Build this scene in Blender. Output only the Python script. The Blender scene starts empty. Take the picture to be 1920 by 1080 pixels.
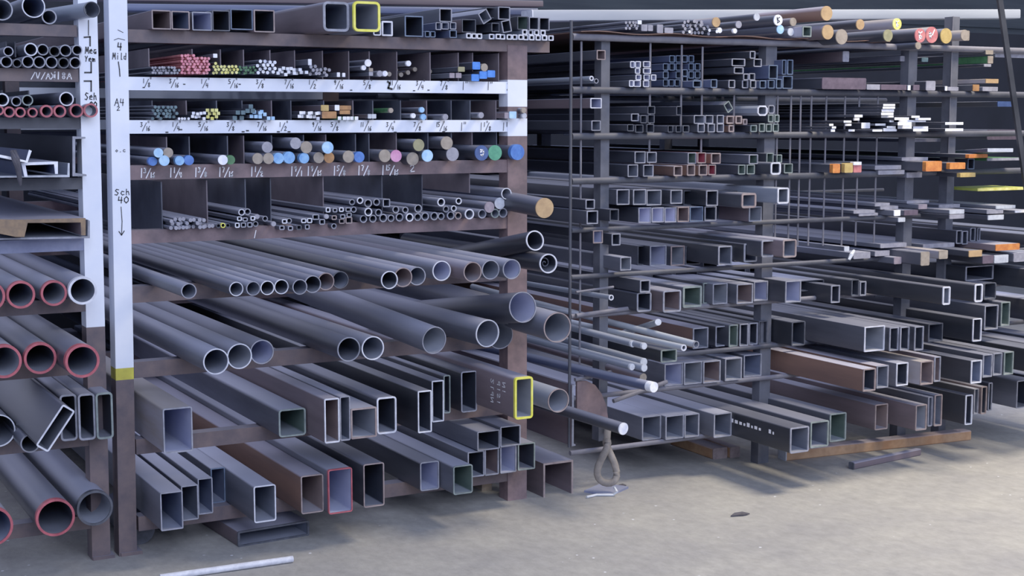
import bpy, bmesh, math, random
from mathutils import Vector, Matrix
random.seed(7)
sc = bpy.context.scene
COL = sc.collection
# ------------------------------------------------------------------ camera
F = 2723.0
PITCH = math.radians(6.66)
YAW = math.radians(28.7)
EYE = Vector((0, 0, 1.48))
FW = Vector((math.sin(YAW)*math.cos(PITCH), math.cos(YAW)*math.cos(PITCH), -math.sin(PITCH)))
RT = Vector((math.cos(YAW), -math.sin(YAW), 0))
UP = RT.cross(FW)
Y0 = 4.85                                   # front plane of the racks
cd = bpy.data.cameras.new('camera'); cam = bpy.data.objects.new('camera', cd); COL.objects.link(cam)
cam.location = EYE; cam.rotation_euler = (math.pi/2 - PITCH, 0, -YAW)
cd.sensor_width = 36; cd.lens = 36*F/1920; cd.clip_end = 200
sc.camera = cam
def ray(u, v): return FW*F + RT*(u-960) - UP*(v-540)
def pt(u, v, Y=Y0):
    d = ray(u, v); return EYE + d*(Y/d.y)
def ptz(u, v, Z):
    d = ray(u, v); return EYE + d*((Z-EYE.z)/d.z)
# ------------------------------------------------------------------ materials
def rgb(h):
    h = h.lstrip('#'); c = [int(h[i:i+2], 16)/255 for i in (0, 2, 4)]
    return tuple(x/12.92 if x <= .04045 else ((x+.055)/1.055)**2.4 for x in c) + (1,)
MATS = {}
def mat(name, c0, c1=None, dust_lit=None, dust_lit_f=.8, metallic=0., rough=.55, scale=6., stretch=(1, .12, 1), bump=0.):
    m = bpy.data.materials.new(name); m.use_nodes = True
    nt = m.node_tree; N = nt.nodes; L = nt.links
    b = N['Principled BSDF']; b.inputs['Roughness'].default_value = rough; b.inputs['Metallic'].default_value = metallic
    tc = N.new('ShaderNodeTexCoord'); mp = N.new('ShaderNodeMapping'); L.new(tc.outputs['Object'], mp.inputs['Vector'])
    mp.inputs['Scale'].default_value = stretch
    oi = N.new('ShaderNodeObjectInfo')
    ad = N.new('ShaderNodeVectorMath'); ad.operation = 'ADD'
    sx = N.new('ShaderNodeVectorMath'); sx.operation = 'SCALE'; sx.inputs[0].default_value = (31, 17, 53)
    L.new(oi.outputs['Random'], sx.inputs['Scale']); L.new(mp.outputs[0], ad.inputs[0]); L.new(sx.outputs[0], ad.inputs[1])
    nz = N.new('ShaderNodeTexNoise'); nz.inputs['Scale'].default_value = scale; nz.inputs['Detail'].default_value = 6; nz.inputs['Roughness'].default_value = .62
    L.new(ad.outputs[0], nz.inputs['Vector'])
    cr = N.new('ShaderNodeValToRGB'); cr.color_ramp.elements[0].position = .36; cr.color_ramp.elements[1].position = .66
    cr.color_ramp.elements[0].color = rgb(c0); cr.color_ramp.elements[1].color = rgb(c1 or c0)
    L.new(nz.outputs['Fac'], cr.inputs['Fac'])
    out = cr.outputs['Color']
    if dust_lit:  # paler upward faces: dust, plus overhead light put into the colour
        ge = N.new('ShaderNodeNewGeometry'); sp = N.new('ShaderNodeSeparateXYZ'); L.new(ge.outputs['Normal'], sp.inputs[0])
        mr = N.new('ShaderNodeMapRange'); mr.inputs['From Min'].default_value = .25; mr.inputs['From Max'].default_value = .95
        mr.inputs['To Max'].default_value = dust_lit_f; L.new(sp.outputs['Z'], mr.inputs['Value'])
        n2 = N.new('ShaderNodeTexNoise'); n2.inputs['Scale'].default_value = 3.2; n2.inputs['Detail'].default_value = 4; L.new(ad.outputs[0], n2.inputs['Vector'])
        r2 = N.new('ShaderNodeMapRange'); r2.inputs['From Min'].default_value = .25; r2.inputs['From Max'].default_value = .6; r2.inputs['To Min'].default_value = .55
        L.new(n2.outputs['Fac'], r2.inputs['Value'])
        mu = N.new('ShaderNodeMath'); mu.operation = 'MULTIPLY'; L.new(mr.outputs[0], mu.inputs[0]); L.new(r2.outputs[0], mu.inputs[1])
        mx = N.new('ShaderNodeMix'); mx.data_type = 'RGBA'; L.new(mu.outputs[0], mx.inputs[0]); L.new(out, mx.inputs[6]); mx.inputs[7].default_value = rgb(dust_lit)
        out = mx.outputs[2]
    L.new(out, b.inputs['Base Color'])
    if bump:
        bp = N.new('ShaderNodeBump'); bp.inputs['Strength'].default_value = bump; bp.inputs['Distance'].default_value = .01
        L.new(nz.outputs['Fac'], bp.inputs['Height']); L.new(bp.outputs[0], b.inputs['Normal'])
    MATS[name] = m
    return m
DUST_LIT = '#a3a8c2'  # pale tone of tops, dust and top light together
mat('steel', '#41444f', '#676a78', DUST_LIT, .85, .15, .5)
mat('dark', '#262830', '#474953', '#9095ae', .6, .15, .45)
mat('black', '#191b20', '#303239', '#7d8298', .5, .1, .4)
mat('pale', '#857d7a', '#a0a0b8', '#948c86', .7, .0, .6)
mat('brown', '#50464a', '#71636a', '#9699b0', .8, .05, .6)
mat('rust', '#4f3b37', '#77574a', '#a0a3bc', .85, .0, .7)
mat('blued', '#39415c', '#5a6487', DUST_LIT, .85, .15, .45)
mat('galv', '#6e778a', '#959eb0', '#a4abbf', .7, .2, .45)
mat('whitepipe', '#8f97a6', '#a9b0bb', '#b4bac4', .6, .0, .5)
for n, a, b_ in [('raw', '#747783', '#9698a8'), ('bright', '#b9bccb', '#e0e3ef'), ('red', '#8e3a46', '#b4525c'), ('yellow', '#dcd83c', '#efe96a'),
                 ('rustrim', '#7a6b6c', '#9a8a88'), ('darkrim', '#33363f', '#4c4f5a'), ('bluerim', '#485670', '#64758f'), ('greenrim', '#646f70', '#86928f')]:
    mat('rim_'+n, a, b_, None, 0, .0, .45, 30, (1, 1, 1))
for n, a, b_ in [('idark', '#1c1f28', '#2c303c'), ('imid', '#4c5160', '#6a7080'), ('ilit', '#9298ba', '#a9aecd'), ('ibrown', '#5e5054', '#7d6c6a'), ('iblue', '#4d566f', '#666f8a'),
                 ('igreen', '#3a4a46', '#55665e'), ('ilitwhite', '#b9bce0', '#cfd2ee'), ('ired', '#84303e', '#a04452'), ('igrey', '#6f7480', '#8a8f9c')]:
    mat(n, a, b_, '#9aa0b4', .5, .0, .6, 8)  # palest lavender bores: light on the inner walls put into the colour
for n, a, b_ in [('eblue', '#5c93d6', '#8cc0ee'), ('eltblue', '#86b8ea', '#b4dcf8'), ('ebeige', '#83786c', '#9d9184'), ('egrey', '#7e7e8c', '#9a9aa8'), ('edeep', '#3560b4', '#4a7ccc'), ('enavy', '#2c4278', '#3c558e'),
                 ('egreen', '#3c8468', '#52a07c'), ('edkgreen', '#2c5a34', '#3f7246'), ('epink', '#c078a6', '#d694bc'), ('ehot', '#d0687e', '#e89aa8'), ('ewhite', '#d4daf0', '#ffffff'), ('eyellow', '#d2c94e', '#f2ee9a'),
                 ('eorange', '#b8622c', '#d8863e'), ('etan', '#a4835c', '#bd9a6c'), ('eolive', '#7e7c5c', '#94906c'), ('ered', '#b05a60', '#cc7a78'), ('ewood', '#8a6038', '#b07c48'), ('eteal', '#3f5862', '#56727c'),
                 ('esilver', '#a8aebc', '#c6ccd8'), ('emauve', '#7d7280', '#948a96'), ('eochre', '#66523f', '#856a4c'), ('epurple', '#4a3e4c', '#5f5160'), ('estraw', '#a98c4c', '#c2a662'), ('eroyal', '#2f6fd4', '#4586ea')]:
    mat(n, a, b_, None, 0, .0, .5, 40, (1, 1, 1))
mat('paint_white', '#dfe6f8', '#eef3ff', None, 0, 0, .45, 5, (1, 1, 1))
mat('paint_yellow', '#a89c30', '#c8bf3a', None, 0, 0, .5, 14, (1, 1, 1))
mat('frame_brown', '#4a4148', '#6c5a58', '#8c8ea2', .5, .0, .6, 9, (1, 1, 1))
mat('frame_rust', '#54464a', '#7d6668', '#8c8890', .5, .0, .65, 9, (1, 1, 1))
mat('frame_grey', '#31333c', '#44464f', '#5c5e72', .6, .0, .65, 9, (1, 1, 1))
mat('frame_mid', '#55555f', '#6f6d76', '#84849a', .5, 0, .65, 9, (1, 1, 1))
mat('frame_post', '#464852', '#5c5e69', '#70738a', .5, 0, .65, 9, (1, 1, 1))
mat('frame_blue', '#6a7090', '#8b91b0', '#9aa0ba', .6, .1, .5, 9, (1, 1, 1))
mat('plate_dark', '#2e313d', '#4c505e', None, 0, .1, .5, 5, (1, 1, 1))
mat('plate_brown', '#574e56', '#70666d', None, 0, .1, .6, 6, (1, 1, 1))
mat('ink', '#14141c'); mat('chalk', '#e6e6ee')
mat('rustwood', '#9a7050', '#c29a74', '#8f93aa', .8, 0, .75, 9, (1, 1, 1))
mat('wood', '#77695c', '#9b8c7c', None, 0, 0, .7, 20, (1, .1, 1))
mat('sling', '#6d6763', '#8f8781', None, 0, 0, .8, 25, (1, 1, 1))
mat('strap', '#2a2832', '#48464f', None, 0, 0, .7, 25, (1, 1, 1))
mat('cable_white', '#b9c0cc', '#d8dde6', None, 0, 0, .5, 10, (1, 1, 1))
mat('yellowgreen', '#8e9a3e', '#b4bf52', None, 0, 0, .6, 10, (1, 1, 1))  # yellow-green of the flat strip
# ------------------------------------------------------------------ object plumbing
def link(name, me, parent=None, loc=None, rot=None):
    o = bpy.data.objects.new(name, me); COL.objects.link(o)
    if loc is not None: o.location = loc
    if rot is not None: o.rotation_euler = rot
    if parent: o.parent = parent
    return o
def tag(o, label, cat, group=None):
    o['label'] = label; o['category'] = cat
    if group: o['group'] = group
def finish(bm, name, mats, smooth=True, recalc=True):
    if recalc: bmesh.ops.recalc_face_normals(bm, faces=bm.faces)
    me = bpy.data.meshes.new(name); bm.to_mesh(me); bm.free()
    for m in mats: me.materials.append(MATS[m])
    if smooth:
        for p in me.polygons: p.use_smooth = True
        try: me.set_sharp_from_angle(angle=math.radians(38))
        except Exception: pass
    return me
def rrect(w, h, r, n=4):
    r = min(r, w*.49, h*.49); pts = []
    for cx, cz, a0 in ((w/2-r, h/2-r, 0), (-w/2+r, h/2-r, 90), (-w/2+r, -h/2+r, 180), (w/2-r, -h/2+r, 270)):
        for i in range(n+1):
            a = math.radians(a0+90*i/n); pts.append((cx+r*math.cos(a), cz+r*math.sin(a)))
    return pts
def circ(r, n): return [(r*math.cos(2*math.pi*i/n), r*math.sin(2*math.pi*i/n)) for i in range(n)]
def rotp(p, a):
    c, s = math.cos(a), math.sin(a); return [(x*c-z*s, x*s+z*c) for x, z in p]
def loop(bm, p, y): return [bm.verts.new((x, y, z)) for x, z in p]
def bridge(bm, A, B, mi=0):
    n = len(A)
    for i in range(n):
        f = bm.faces.new((A[i], A[(i+1) % n], B[(i+1) % n], B[i])); f.material_index = mi
def grow(p, k):
    cx = sum(x for x, z in p)/len(p); cz = sum(z for x, z in p)/len(p); q = []
    n = len(p)
    for i in range(n):
        x, z = p[i]; d = math.hypot(x-cx, z-cz) or 1; q.append((x+(x-cx)/d*k, z+(z-cz)/d*k))
    return q
def tube_obj(name, outer, inner, L, body, inmat, rim, loc, rz=0, band=.006, parts=True, tilt=0):
    bm = bmesh.new()
    o0, o1 = loop(bm, outer, .001), loop(bm, outer, L); i0, i1 = loop(bm, inner, .001), loop(bm, inner, L)
    bridge(bm, o0, o1, 0); bridge(bm, i0, i1, 1); bridge(bm, o1, i1, 0); bridge(bm, o0, i0, 0)
    me = finish(bm, name, [body, inmat])
    ob = link(name, me, None, loc, (tilt, 0, rz))
    bm = bmesh.new()
    g = grow(outer, .0006); k = grow(inner, -.0004)
    a, b, c, d = loop(bm, g, band), loop(bm, g, -.0015), loop(bm, k, -.0015), loop(bm, k, .004)
    bridge(bm, a, b); bridge(bm, b, c); bridge(bm, c, d); bridge(bm, d, a)
    link('cut_rim', finish(bm, 'cut_rim', [rim]), ob)
    return ob
def solid_obj(name, prof, L, body, end, loc, rz=0, band=.004, tilt=0, part=True, endname='cut_end'):
    bm = bmesh.new()
    a, b = loop(bm, prof, .001), loop(bm, prof, L); bridge(bm, a, b); bm.faces.new(b); bm.faces.new(a)
    if not part:
        for f in bm.faces:
            if all(v.co.y < .01 for v in f.verts): f.material_index = 1
        return link(name, finish(bm, name, [body, end]), None, loc, (tilt, 0, rz))
    ob = link(name, finish(bm, name, [body]), None, loc, (tilt, 0, rz))
    bm = bmesh.new(); g = grow(prof, .0006)
    a, b = loop(bm, g, band), loop(bm, g, -.0012); bridge(bm, a, b); bm.faces.new(b); bm.faces.new(a)
    link(endname, finish(bm, endname, [end]), ob)
    return ob
def boxbm(bm, x0, x1, y0, y1, z0, z1, mi=0, bev=0):
    vs = [bm.verts.new((x, y, z)) for x in (x0, x1) for y in (y0, y1) for z in (z0, z1)]
    for q in ((0, 1, 3, 2), (4, 6, 7, 5), (0, 4, 5, 1), (2, 3, 7, 6), (0, 2, 6, 4), (1, 5, 7, 3)):
        bm.faces.new([vs[i] for i in q]).material_index = mi
def sweep(bm, pts, r, n=10, closed=False, mi=0):
    pts = [Vector(p) for p in pts]; rings = []; m = len(pts)
    up = Vector((.13, .31, .94))
    for i in range(m):
        a = pts[(i-1) % m] if (closed or i > 0) else pts[i]; b = pts[(i+1) % m] if (closed or i < m-1) else pts[i]
        t = (b-a).normalized(); s = t.cross(up)
        if s.length < .05: s = t.cross(Vector((1, 0, 0)))
        s.normalize(); w = s.cross(t)
        rr = r[i] if isinstance(r, (list, tuple)) else r
        rings.append([bm.verts.new(pts[i]+(s*math.cos(2*math.pi*k/n)+w*math.sin(2*math.pi*k/n))*rr) for k in range(n)])
    for i in range(m if closed else m-1): bridge(bm, rings[i], rings[(i+1) % m], mi)
    if not closed:
        for R_ in (rings[0], rings[-1]): bm.faces.new(R_).material_index = mi
# ------------------------------------------------------------------ handwritten strokes
G = {'0': [[(.5, 1), (.1, .7), (.1, .3), (.5, 0), (.9, .3), (.9, .7), (.5, 1)]], '1': [[(.5, 1), (.5, 0)]], '2': [[(.1, .8), (.5, 1), (.85, .75), (.1, 0), (.95, .05)]],
     '3': [[(.1, .95), (.8, .95), (.4, .55), (.85, .3), (.5, 0), (.1, .1)]], '4': [[(.2, 1), (.1, .45), (.9, .45)], [(.75, .95), (.7, 0)]], '5': [[(.9, 1), (.2, 1), (.2, .6), (.8, .5), (.8, .1), (.1, 0)]],
     '6': [[(.8, 1), (.2, .5), (.3, 0), (.8, .1), (.7, .45), (.2, .35)]], '7': [[(.1, 1), (.9, 1), (.4, 0)]], '8': [[(.5, .55), (.15, .8), (.5, 1), (.85, .8), (.15, .25), (.5, 0), (.85, .25), (.5, .55)]],
     '9': [[(.85, .7), (.4, .5), (.2, .8), (.6, 1), (.85, .7), (.6, 0)]], '/': [[(.95, 1.05), (.05, -.05)]], '"': [[(.3, 1.1), (.3, .85)], [(.7, 1.1), (.7, .85)]], '.': [[(.4, 0), (.6, .05)]],
     'S': [[(.9, .9), (.4, 1), (.15, .75), (.8, .35), (.5, 0), (.05, .1)]], 'c': [[(.85, .55), (.4, .65), (.15, .3), (.5, 0), (.9, .1)]], 'h': [[(.15, 1), (.15, 0)], [(.15, .5), (.6, .6), (.8, .0)]],
     'M': [[(.0, 0), (.15, 1), (.5, .3), (.85, 1), (1, 0)]], 'i': [[(.5, .6), (.5, 0)], [(.5, .85), (.5, .95)]], 'l': [[(.5, 1), (.5, 0), (.8, 0)]], 'd': [[(.8, 1), (.8, 0), (.2, .1), (.2, .5), (.8, .5)]],
     'e': [[(.15, .35), (.85, .4), (.6, .65), (.2, .5), (.2, .1), (.85, .05)]], 'a': [[(.8, .6), (.3, .6), (.15, .2), (.5, 0), (.8, .3), (.85, 0)]], 'm': [[(.05, 0), (.1, .6), (.35, .55), (.45, 0), (.5, .5), (.85, .5), (.95, 0)]],
     'Y': [[(.1, 1), (.5, .5), (.9, 1)], [(.5, .5), (.4, 0)]], 'A': [[(0, 0), (.5, 1), (1, 0)], [(.2, .4), (.8, .4)]], 'X': [[(0, 1), (1, 0)], [(1, 1), (0, 0)]], 'I': [[(.5, 1), (.5, 0)]], 'N': [[(.05, 0), (.1, 1), (.9, 0), (.9, 1)]], 'V': [[(0, 1), (.4, 0), (.9, 1)]],
     'P': [[(.2, 0), (.2, 1), (.8, .9), (.8, .55), (.2, .5)]], 'K': [[(.2, 0), (.2, 1)], [(.9, 1), (.2, .45), (.9, 0)]], 'u': [[(.1, .6), (.2, .05), (.7, .05), (.8, .6), (.85, 0)]], 't': [[(.5, 1), (.5, 0), (.8, .05)], [(.2, .65), (.8, .65)]], 'o': [[(.5, .6), (.15, .3), (.5, 0), (.85, .3), (.5, .6)]]}
def strokes(bm, lines, w, Y, mi):
    """flat paint strokes lying on a face that looks towards -Y: lines are lists of (x, z)"""
    for ln in lines:
        for (x0, z0), (x1, z1) in zip(ln, ln[1:]):
            d = Vector((x1-x0, z1-z0)); l = d.length
            if l < 1e-6: continue
            d /= l; n = Vector((-d.y, d.x))*w/2; e = d*w*.35
            q = [(x0-e.x+n.x, z0-e.y+n.y), (x1+e.x+n.x, z1+e.y+n.y), (x1+e.x-n.x, z1+e.y-n.y), (x0-e.x-n.x, z0-e.y-n.y)]
            bm.faces.new([bm.verts.new((x, Y, z)) for x, z in q]).material_index = mi
def lettering(bm, text, u, v, hpx, wpx, Y, mi, asp=.6, tilt=.06):
    """text with its lower left corner at (u, v) of the photograph, written on the plane Y"""
    p = pt(u, v, Y); s = (pt(u, v-100, Y)-pt(u, v, Y)).z/100; h = hpx*s; x = p.x; i = 0
    for ch in text:
        if ch == ' ': x += h*asp*.6; continue
        g = G.get(ch)
        sc_ = h*asp
        if g: strokes(bm, [[(x+a*sc_+b*h*tilt, p.z+b*h) for a, b in ln] for ln in g], wpx*s, Y, mi)
        x += sc_*(1.25 if ch != '1' else .85)
def fraction(bm, whole, num, den, u, v, hpx, wpx, Y, mi):
    if whole:
        lettering(bm, whole, u, v, hpx, wpx, Y, mi); u += hpx*.55
    lettering(bm, num, u, v-hpx*.5, hpx*.55, wpx, Y, mi, .55); n = len(num)
    lettering(bm, '/', u+hpx*.25*n, v, hpx*.95, wpx, Y, mi, .55)
    lettering(bm, den, u+hpx*.25*n+hpx*.42, v, hpx*.55, wpx, Y, mi, .55)
# ------------------------------------------------------------------ setting
def struct(name, bm, m, smooth=False):
    o = link(name, finish(bm, name, [m], smooth)); o['kind'] = 'structure'; return o
def floor_mat():
    m = bpy.data.materials.new('concrete'); m.use_nodes = True; nt = m.node_tree; N = nt.nodes; L = nt.links; b = N['Principled BSDF']; b.inputs['Roughness'].default_value = .75
    tc = N.new('ShaderNodeTexCoord')
    def noise(s, d, r=.6, st=(1, 1, 1)):
        mp = N.new('ShaderNodeMapping'); mp.inputs['Scale'].default_value = st; L.new(tc.outputs['Object'], mp.inputs[0])
        n = N.new('ShaderNodeTexNoise'); n.inputs['Scale'].default_value = s; n.inputs['Detail'].default_value = d; n.inputs['Roughness'].default_value = r; L.new(mp.outputs[0], n.inputs[0]); return n
    def ramp(src, p0, c0, p1, c1):
        r = N.new('ShaderNodeValToRGB'); e = r.color_ramp.elements; e[0].position = p0; e[0].color = rgb(c0); e[1].position = p1; e[1].color = rgb(c1); L.new(src, r.inputs[0]); return r
    base = ramp(noise(2.2, 8, .65).outputs['Fac'], .3, '#8b8a8b', .7, '#a6a49e')
    fine = ramp(noise(16, 8, .7, (1.6, 1, 1)).outputs['Fac'], .3, '#b8b8b8', .66, '#ffffff')
    mx = N.new('ShaderNodeMix'); mx.data_type = 'RGBA'; mx.blend_type = 'MULTIPLY'; mx.inputs[0].default_value = .55; L.new(base.outputs[0], mx.inputs[6]); L.new(fine.outputs[0], mx.inputs[7])
    vo = N.new('ShaderNodeTexVoronoi'); vo.inputs['Scale'].default_value = 14; L.new(tc.outputs['Object'], vo.inputs['Vector'])
    sp = ramp(vo.outputs['Distance'], .05, '#ffffff', .085, '#000000')
    gate = ramp(noise(3.1, 2).outputs['Fac'], .52, '#000000', .58, '#ffffff')
    mm = N.new('ShaderNodeMath'); mm.operation = 'MULTIPLY'; L.new(sp.outputs[0], mm.inputs[0]); L.new(gate.outputs[0], mm.inputs[1])
    m2 = N.new('ShaderNodeMix'); m2.data_type = 'RGBA'; L.new(mm.outputs[0], m2.inputs[0]); L.new(mx.outputs[2], m2.inputs[6]); m2.inputs[7].default_value = rgb('#d8dae4')
    L.new(m2.outputs[2], b.inputs['Base Color'])
    bp = N.new('ShaderNodeBump'); bp.inputs['Strength'].default_value = .25; bp.inputs['Distance'].default_value = .01; L.new(fine.outputs[0], bp.inputs['Height']); L.new(bp.outputs[0], b.inputs['Normal'])
    MATS['concrete'] = m
floor_mat()
mat('wall_clad', '#3c4247', '#4c5256', None, 0, 0, .7, 3, (.3, 1, 4))
mat('gloom_dark', '#17181f', '#20212a', None, 0, 0, .8, 3, (1, 1, 1))
bm = bmesh.new(); boxbm(bm, -4, 24, -3, 12.2, -.15, 0); struct('floor', bm, 'concrete')
bm = bmesh.new()
for i in range(16):                        # ribbed cladding sheets of the far wall
    z = i*.25; boxbm(bm, -4, 24, 12+.02*(i % 2), 12.2, z, z+.25)
struct('wall_back', bm, 'wall_clad')
bm = bmesh.new(); boxbm(bm, -3, 24, 9.3, 9.4, 0, 2.22); struct('gloom_backdrop', bm, 'gloom_dark')  # added dark sheet standing for the gloom behind the racks
# ------------------------------------------------------------------ racks
def zof(u, v, Y=Y0): return pt(u, v, Y).z
def dz(u, v, px, Y=Y0): return (pt(u, v-px/2, Y)-pt(u, v+px/2, Y)).z
def rack_root(name, label, x, y=Y0+.3):
    o = bpy.data.objects.new(name, None); COL.objects.link(o); o.location = (x, y, 0); tag(o, label, 'rack'); o.empty_display_size = .1; return o
def part(parent, name, bm, mats, smooth=False):
    me = finish(bm, name, mats, smooth); o = link(name, me, parent); o.matrix_parent_inverse = Matrix.Translation(parent.location).inverted(); return o
def post_bm(u_l, u_r, v_ref, z_splits, depth=.07, Y=Y0, lean=0):
    """upright: z_splits = [(z_top, material index), ...] from the floor up"""
    x0, x1 = pt(u_l, v_ref, Y).x, pt(u_r, v_ref, Y).x
    bm = bmesh.new(); z = 0
    for zt, mi in z_splits:
        boxbm(bm, x0, x1, Y, Y+depth, z, zt, mi); z = zt
    zr = zof(u_l, v_ref)
    for v in bm.verts: v.co.x += lean*(v.co.z-zr)
    return bm, x0, x1
RA = rack_root('storage_rack', 'rack of brown shelves with a lettered white post, filled with large red rimmed pipes', .7)
RB = rack_root('storage_rack', 'middle rack with two white lettered beams and rows of divided pigeonholes above pipes', 1.9)
RC = rack_root('storage_rack', 'dark grey rack of round rails with thin upright rods, filled with square tubes', 4.0)
ZTOP = zof(200, -60)
# post 1 (white, lettered) of rack A
bm, xa0, xa1 = post_bm(160, 195, 540, [(zof(195, 612), 0), (ZTOP, 1)], lean=.008)
Yt = Y0-.0015
w = 3.2
def shape(bm, pts, wpx, Y, mi):
    s = dz(pts[0][0], pts[0][1], 100)/100
    q = [pt(u, v, Y) for u, v in pts]; strokes(bm, [[(p.x, p.z) for p in q]], wpx*s, Y, mi)
shape(bm, [(166, 38), (166, 66)], 1.8, Yt, 2); shape(bm, [(158, 70), (169, 69), (169, 86)], 3, Yt, 2); lettering(bm, 'Mea', 160, 100, 12, 2, Yt, 2, .5)
lettering(bm, 'Yem', 159, 115, 10, 1.8, Yt, 2, .55); shape(bm, [(171, 117), (171, 136), (159, 136)], 3, Yt, 2); shape(bm, [(158, 152), (171, 152), (171, 171)], 3, Yt, 2)
lettering(bm, 'Seh', 159, 187, 13, 1.9, Yt, 2, .5); lettering(bm, '80', 168, 201, 10, 2.2, Yt, 2, .6)
part(RA, 'post', bm, ['frame_brown', 'paint_white', 'ink'])
bm = bmesh.new(); boxbm(bm, xa0-.006, xa1+.006, Y0-.006, Y0+.076, 0, .012); part(RA, 'foot_plate', bm, ['frame_brown'])
bm = bmesh.new(); boxbm(bm, xa0, xa1, Y0+1.9, Y0+1.97, 0, ZTOP); part(RA, 'post', bm, ['frame_brown'])
XA = -.75
bm = bmesh.new(); boxbm(bm, XA-.06, XA, Y0, Y0+.07, 0, ZTOP); part(RA, 'post', bm, ['frame_brown'])
RAILZ = {}
def rail(root, key, u, v, px, xl, xr, m, ink=None, write=None, depth=.06):
    zc = zof(u, v); h = dz(u, v, px); bm = bmesh.new(); boxbm(bm, xl, xr, Y0+.004, Y0+depth, zc-h/2, zc+h/2)
    if write: write(bm)
    part(root, 'shelf_rail', bm, [m] + ([ink] if ink else []))
    bm = bmesh.new(); boxbm(bm, xl, xr, Y0+1.9, Y0+1.96, zc-h/2, zc+h/2); part(root, 'shelf_rail', bm, [m])
    RAILZ[key] = zc+h/2
def wA1(bm):
    lettering(bm, '/V/AX', 58, 148, 12, 1.6, Y0+.002, 1, .62); lettering(bm, 'II', 100, 148, 13, 2.4, Y0+.002, 1, .4); lettering(bm, '8A', 115, 148, 12, 1.8, Y0+.002, 1, .7)
for k, u, v, px, m in [('A0', 100, 57, 22, 'frame_brown'), ('A1', 100, 141, 24, 'frame_brown'), ('A2', 100, 231, 21, 'frame_grey'), ('A3', 100, 345, 22, 'frame_grey'), ('A4', 100, 460, 24, 'frame_blue'),
                       ('A5', 100, 575, 26, 'frame_brown'), ('A6', 60, 696, 27, 'frame_brown'), ('A7', 60, 835, 25, 'frame_brown'), ('A8', 100, 988, 26, 'frame_brown')]:
    rail(RA, k, u, v, px, XA, xa0+.002, m, 'chalk', wA1 if k == 'A1' else None)
for key, us in (('A1', (8, 32)), ('A2', (12, 36))):
    for u in us:
        p = pt(u, 100, Y0+.1); bm = bmesh.new(); boxbm(bm, p.x-.002, p.x+.002, Y0+.1, Y0+1.2, RAILZ[key], RAILZ[key]+dz(100, 100, 52)); part(RA, 'divider_plate', bm, ['plate_dark'])
# rack B posts
bm, xb0, xb1 = post_bm(214, 248, 540, [(zof(235, 712), 0), (zof(235, 690), 3), (ZTOP, 1)], lean=.0125)
shape(bm, [(221, 56), (231, 61)], 1.2, Yt, 2); shape(bm, [(214, 75), (222, 72), (234, 75)], 1.2, Yt, 2); lettering(bm, '4', 220, 94, 14, 2.2, Yt, 2, .6); lettering(bm, 'Mild', 211, 111, 12, 1.6, Yt, 2, .46)
shape(bm, [(222, 116), (224, 130), (225, 143)], 2.2, Yt, 2); lettering(bm, 'A4', 215, 198, 13, 1.6, Yt, 2, .6); lettering(bm, '2', 219, 207, 8, 1.4, Yt, 2, .7)
lettering(bm, 'o.c', 216, 285, 7, 1.2, Yt, 2, .8); lettering(bm, 'Sch', 215, 366, 11, 1.7, Yt, 2, .75); lettering(bm, '40', 221, 381, 12, 1.9, Yt, 2, .75)
shape(bm, [(227, 388), (229, 415), (228, 440)], 1.6, Yt, 2); shape(bm, [(223, 434), (228, 441), (233, 433)], 1.8, Yt, 2)
part(RB, 'post', bm, ['frame_brown', 'paint_white', 'ink', 'paint_yellow'])
bm = bmesh.new(); boxbm(bm, xb0-.006, xb1+.006, Y0-.006, Y0+.076, 0, .012); part(RB, 'foot_plate', bm, ['frame_brown'])
zb2, zb1 = zof(978, 262), zof(978, 145)
bm, xc0, xc1 = post_bm(952, 988, 540, [(zof(978, 255), 0), (zof(978, 222), 1), (zof(978, 200), 0), (zof(978, 150), 1), (zof(978, 85), 0)])
part(RB, 'post', bm, ['frame_rust', 'paint_white'])
for x0, x1 in ((xb0, xb1), (xc0, xc1)):
    bm = bmesh.new(); boxbm(bm, x0, x1, Y0+1.9, Y0+1.97, 0, zof(978, 85)); part(RB, 'post', bm, ['frame_brown'])
FR1 = [('1', '8', 267), ('3', '16', 317), ('1', '4', 376), ('5', '16', 428), ('3', '8', 480), ('7', '16', 533), ('1', '2', 578), ('9', '16', 626), ('5', '8', 681), ('11', '16', 730), ('3', '4', 780), ('7', '8', 825), ('1', '', 865), ('1', '', 912), ('2', '', 950)]
def wB1(bm):
    for a, b, u in FR1:
        v = 163+(u-250)*.0085
        if b: fraction(bm, '', a, b, u, v, 15, 1.3, Y0+.002, 1); lettering(bm, '"', u+13, v-3, 14, 1, Y0+.002, 1, .3)
        else: lettering(bm, a+'"', u, v, 15, 1.4, Y0+.002, 1, .5)
    shape(bm, [(727, 153), (731, 156), (728, 165), (735, 167)], 4, Y0+.002, 1)
    for u, v in ((268, 164), (344, 158), (448, 158), (657, 169), (775, 170), (802, 169)): shape(bm, [(u, v), (u+3, v)], 2, Y0+.002, 1)
FR2 = [('3', '16', 263), ('1', '4', 322), ('5', '16', 372), ('3', '8', 425), ('7', '16', 482), ('1', '2', 523), ('9', '16', 585), ('5', '8', 620), ('11', '16', 675), ('3', '4', 724), ('7', '8', 775), ('15', '16', 817), ('1', '', 862), ('1', '8', 898), ('1', '4', 940)]
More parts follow.
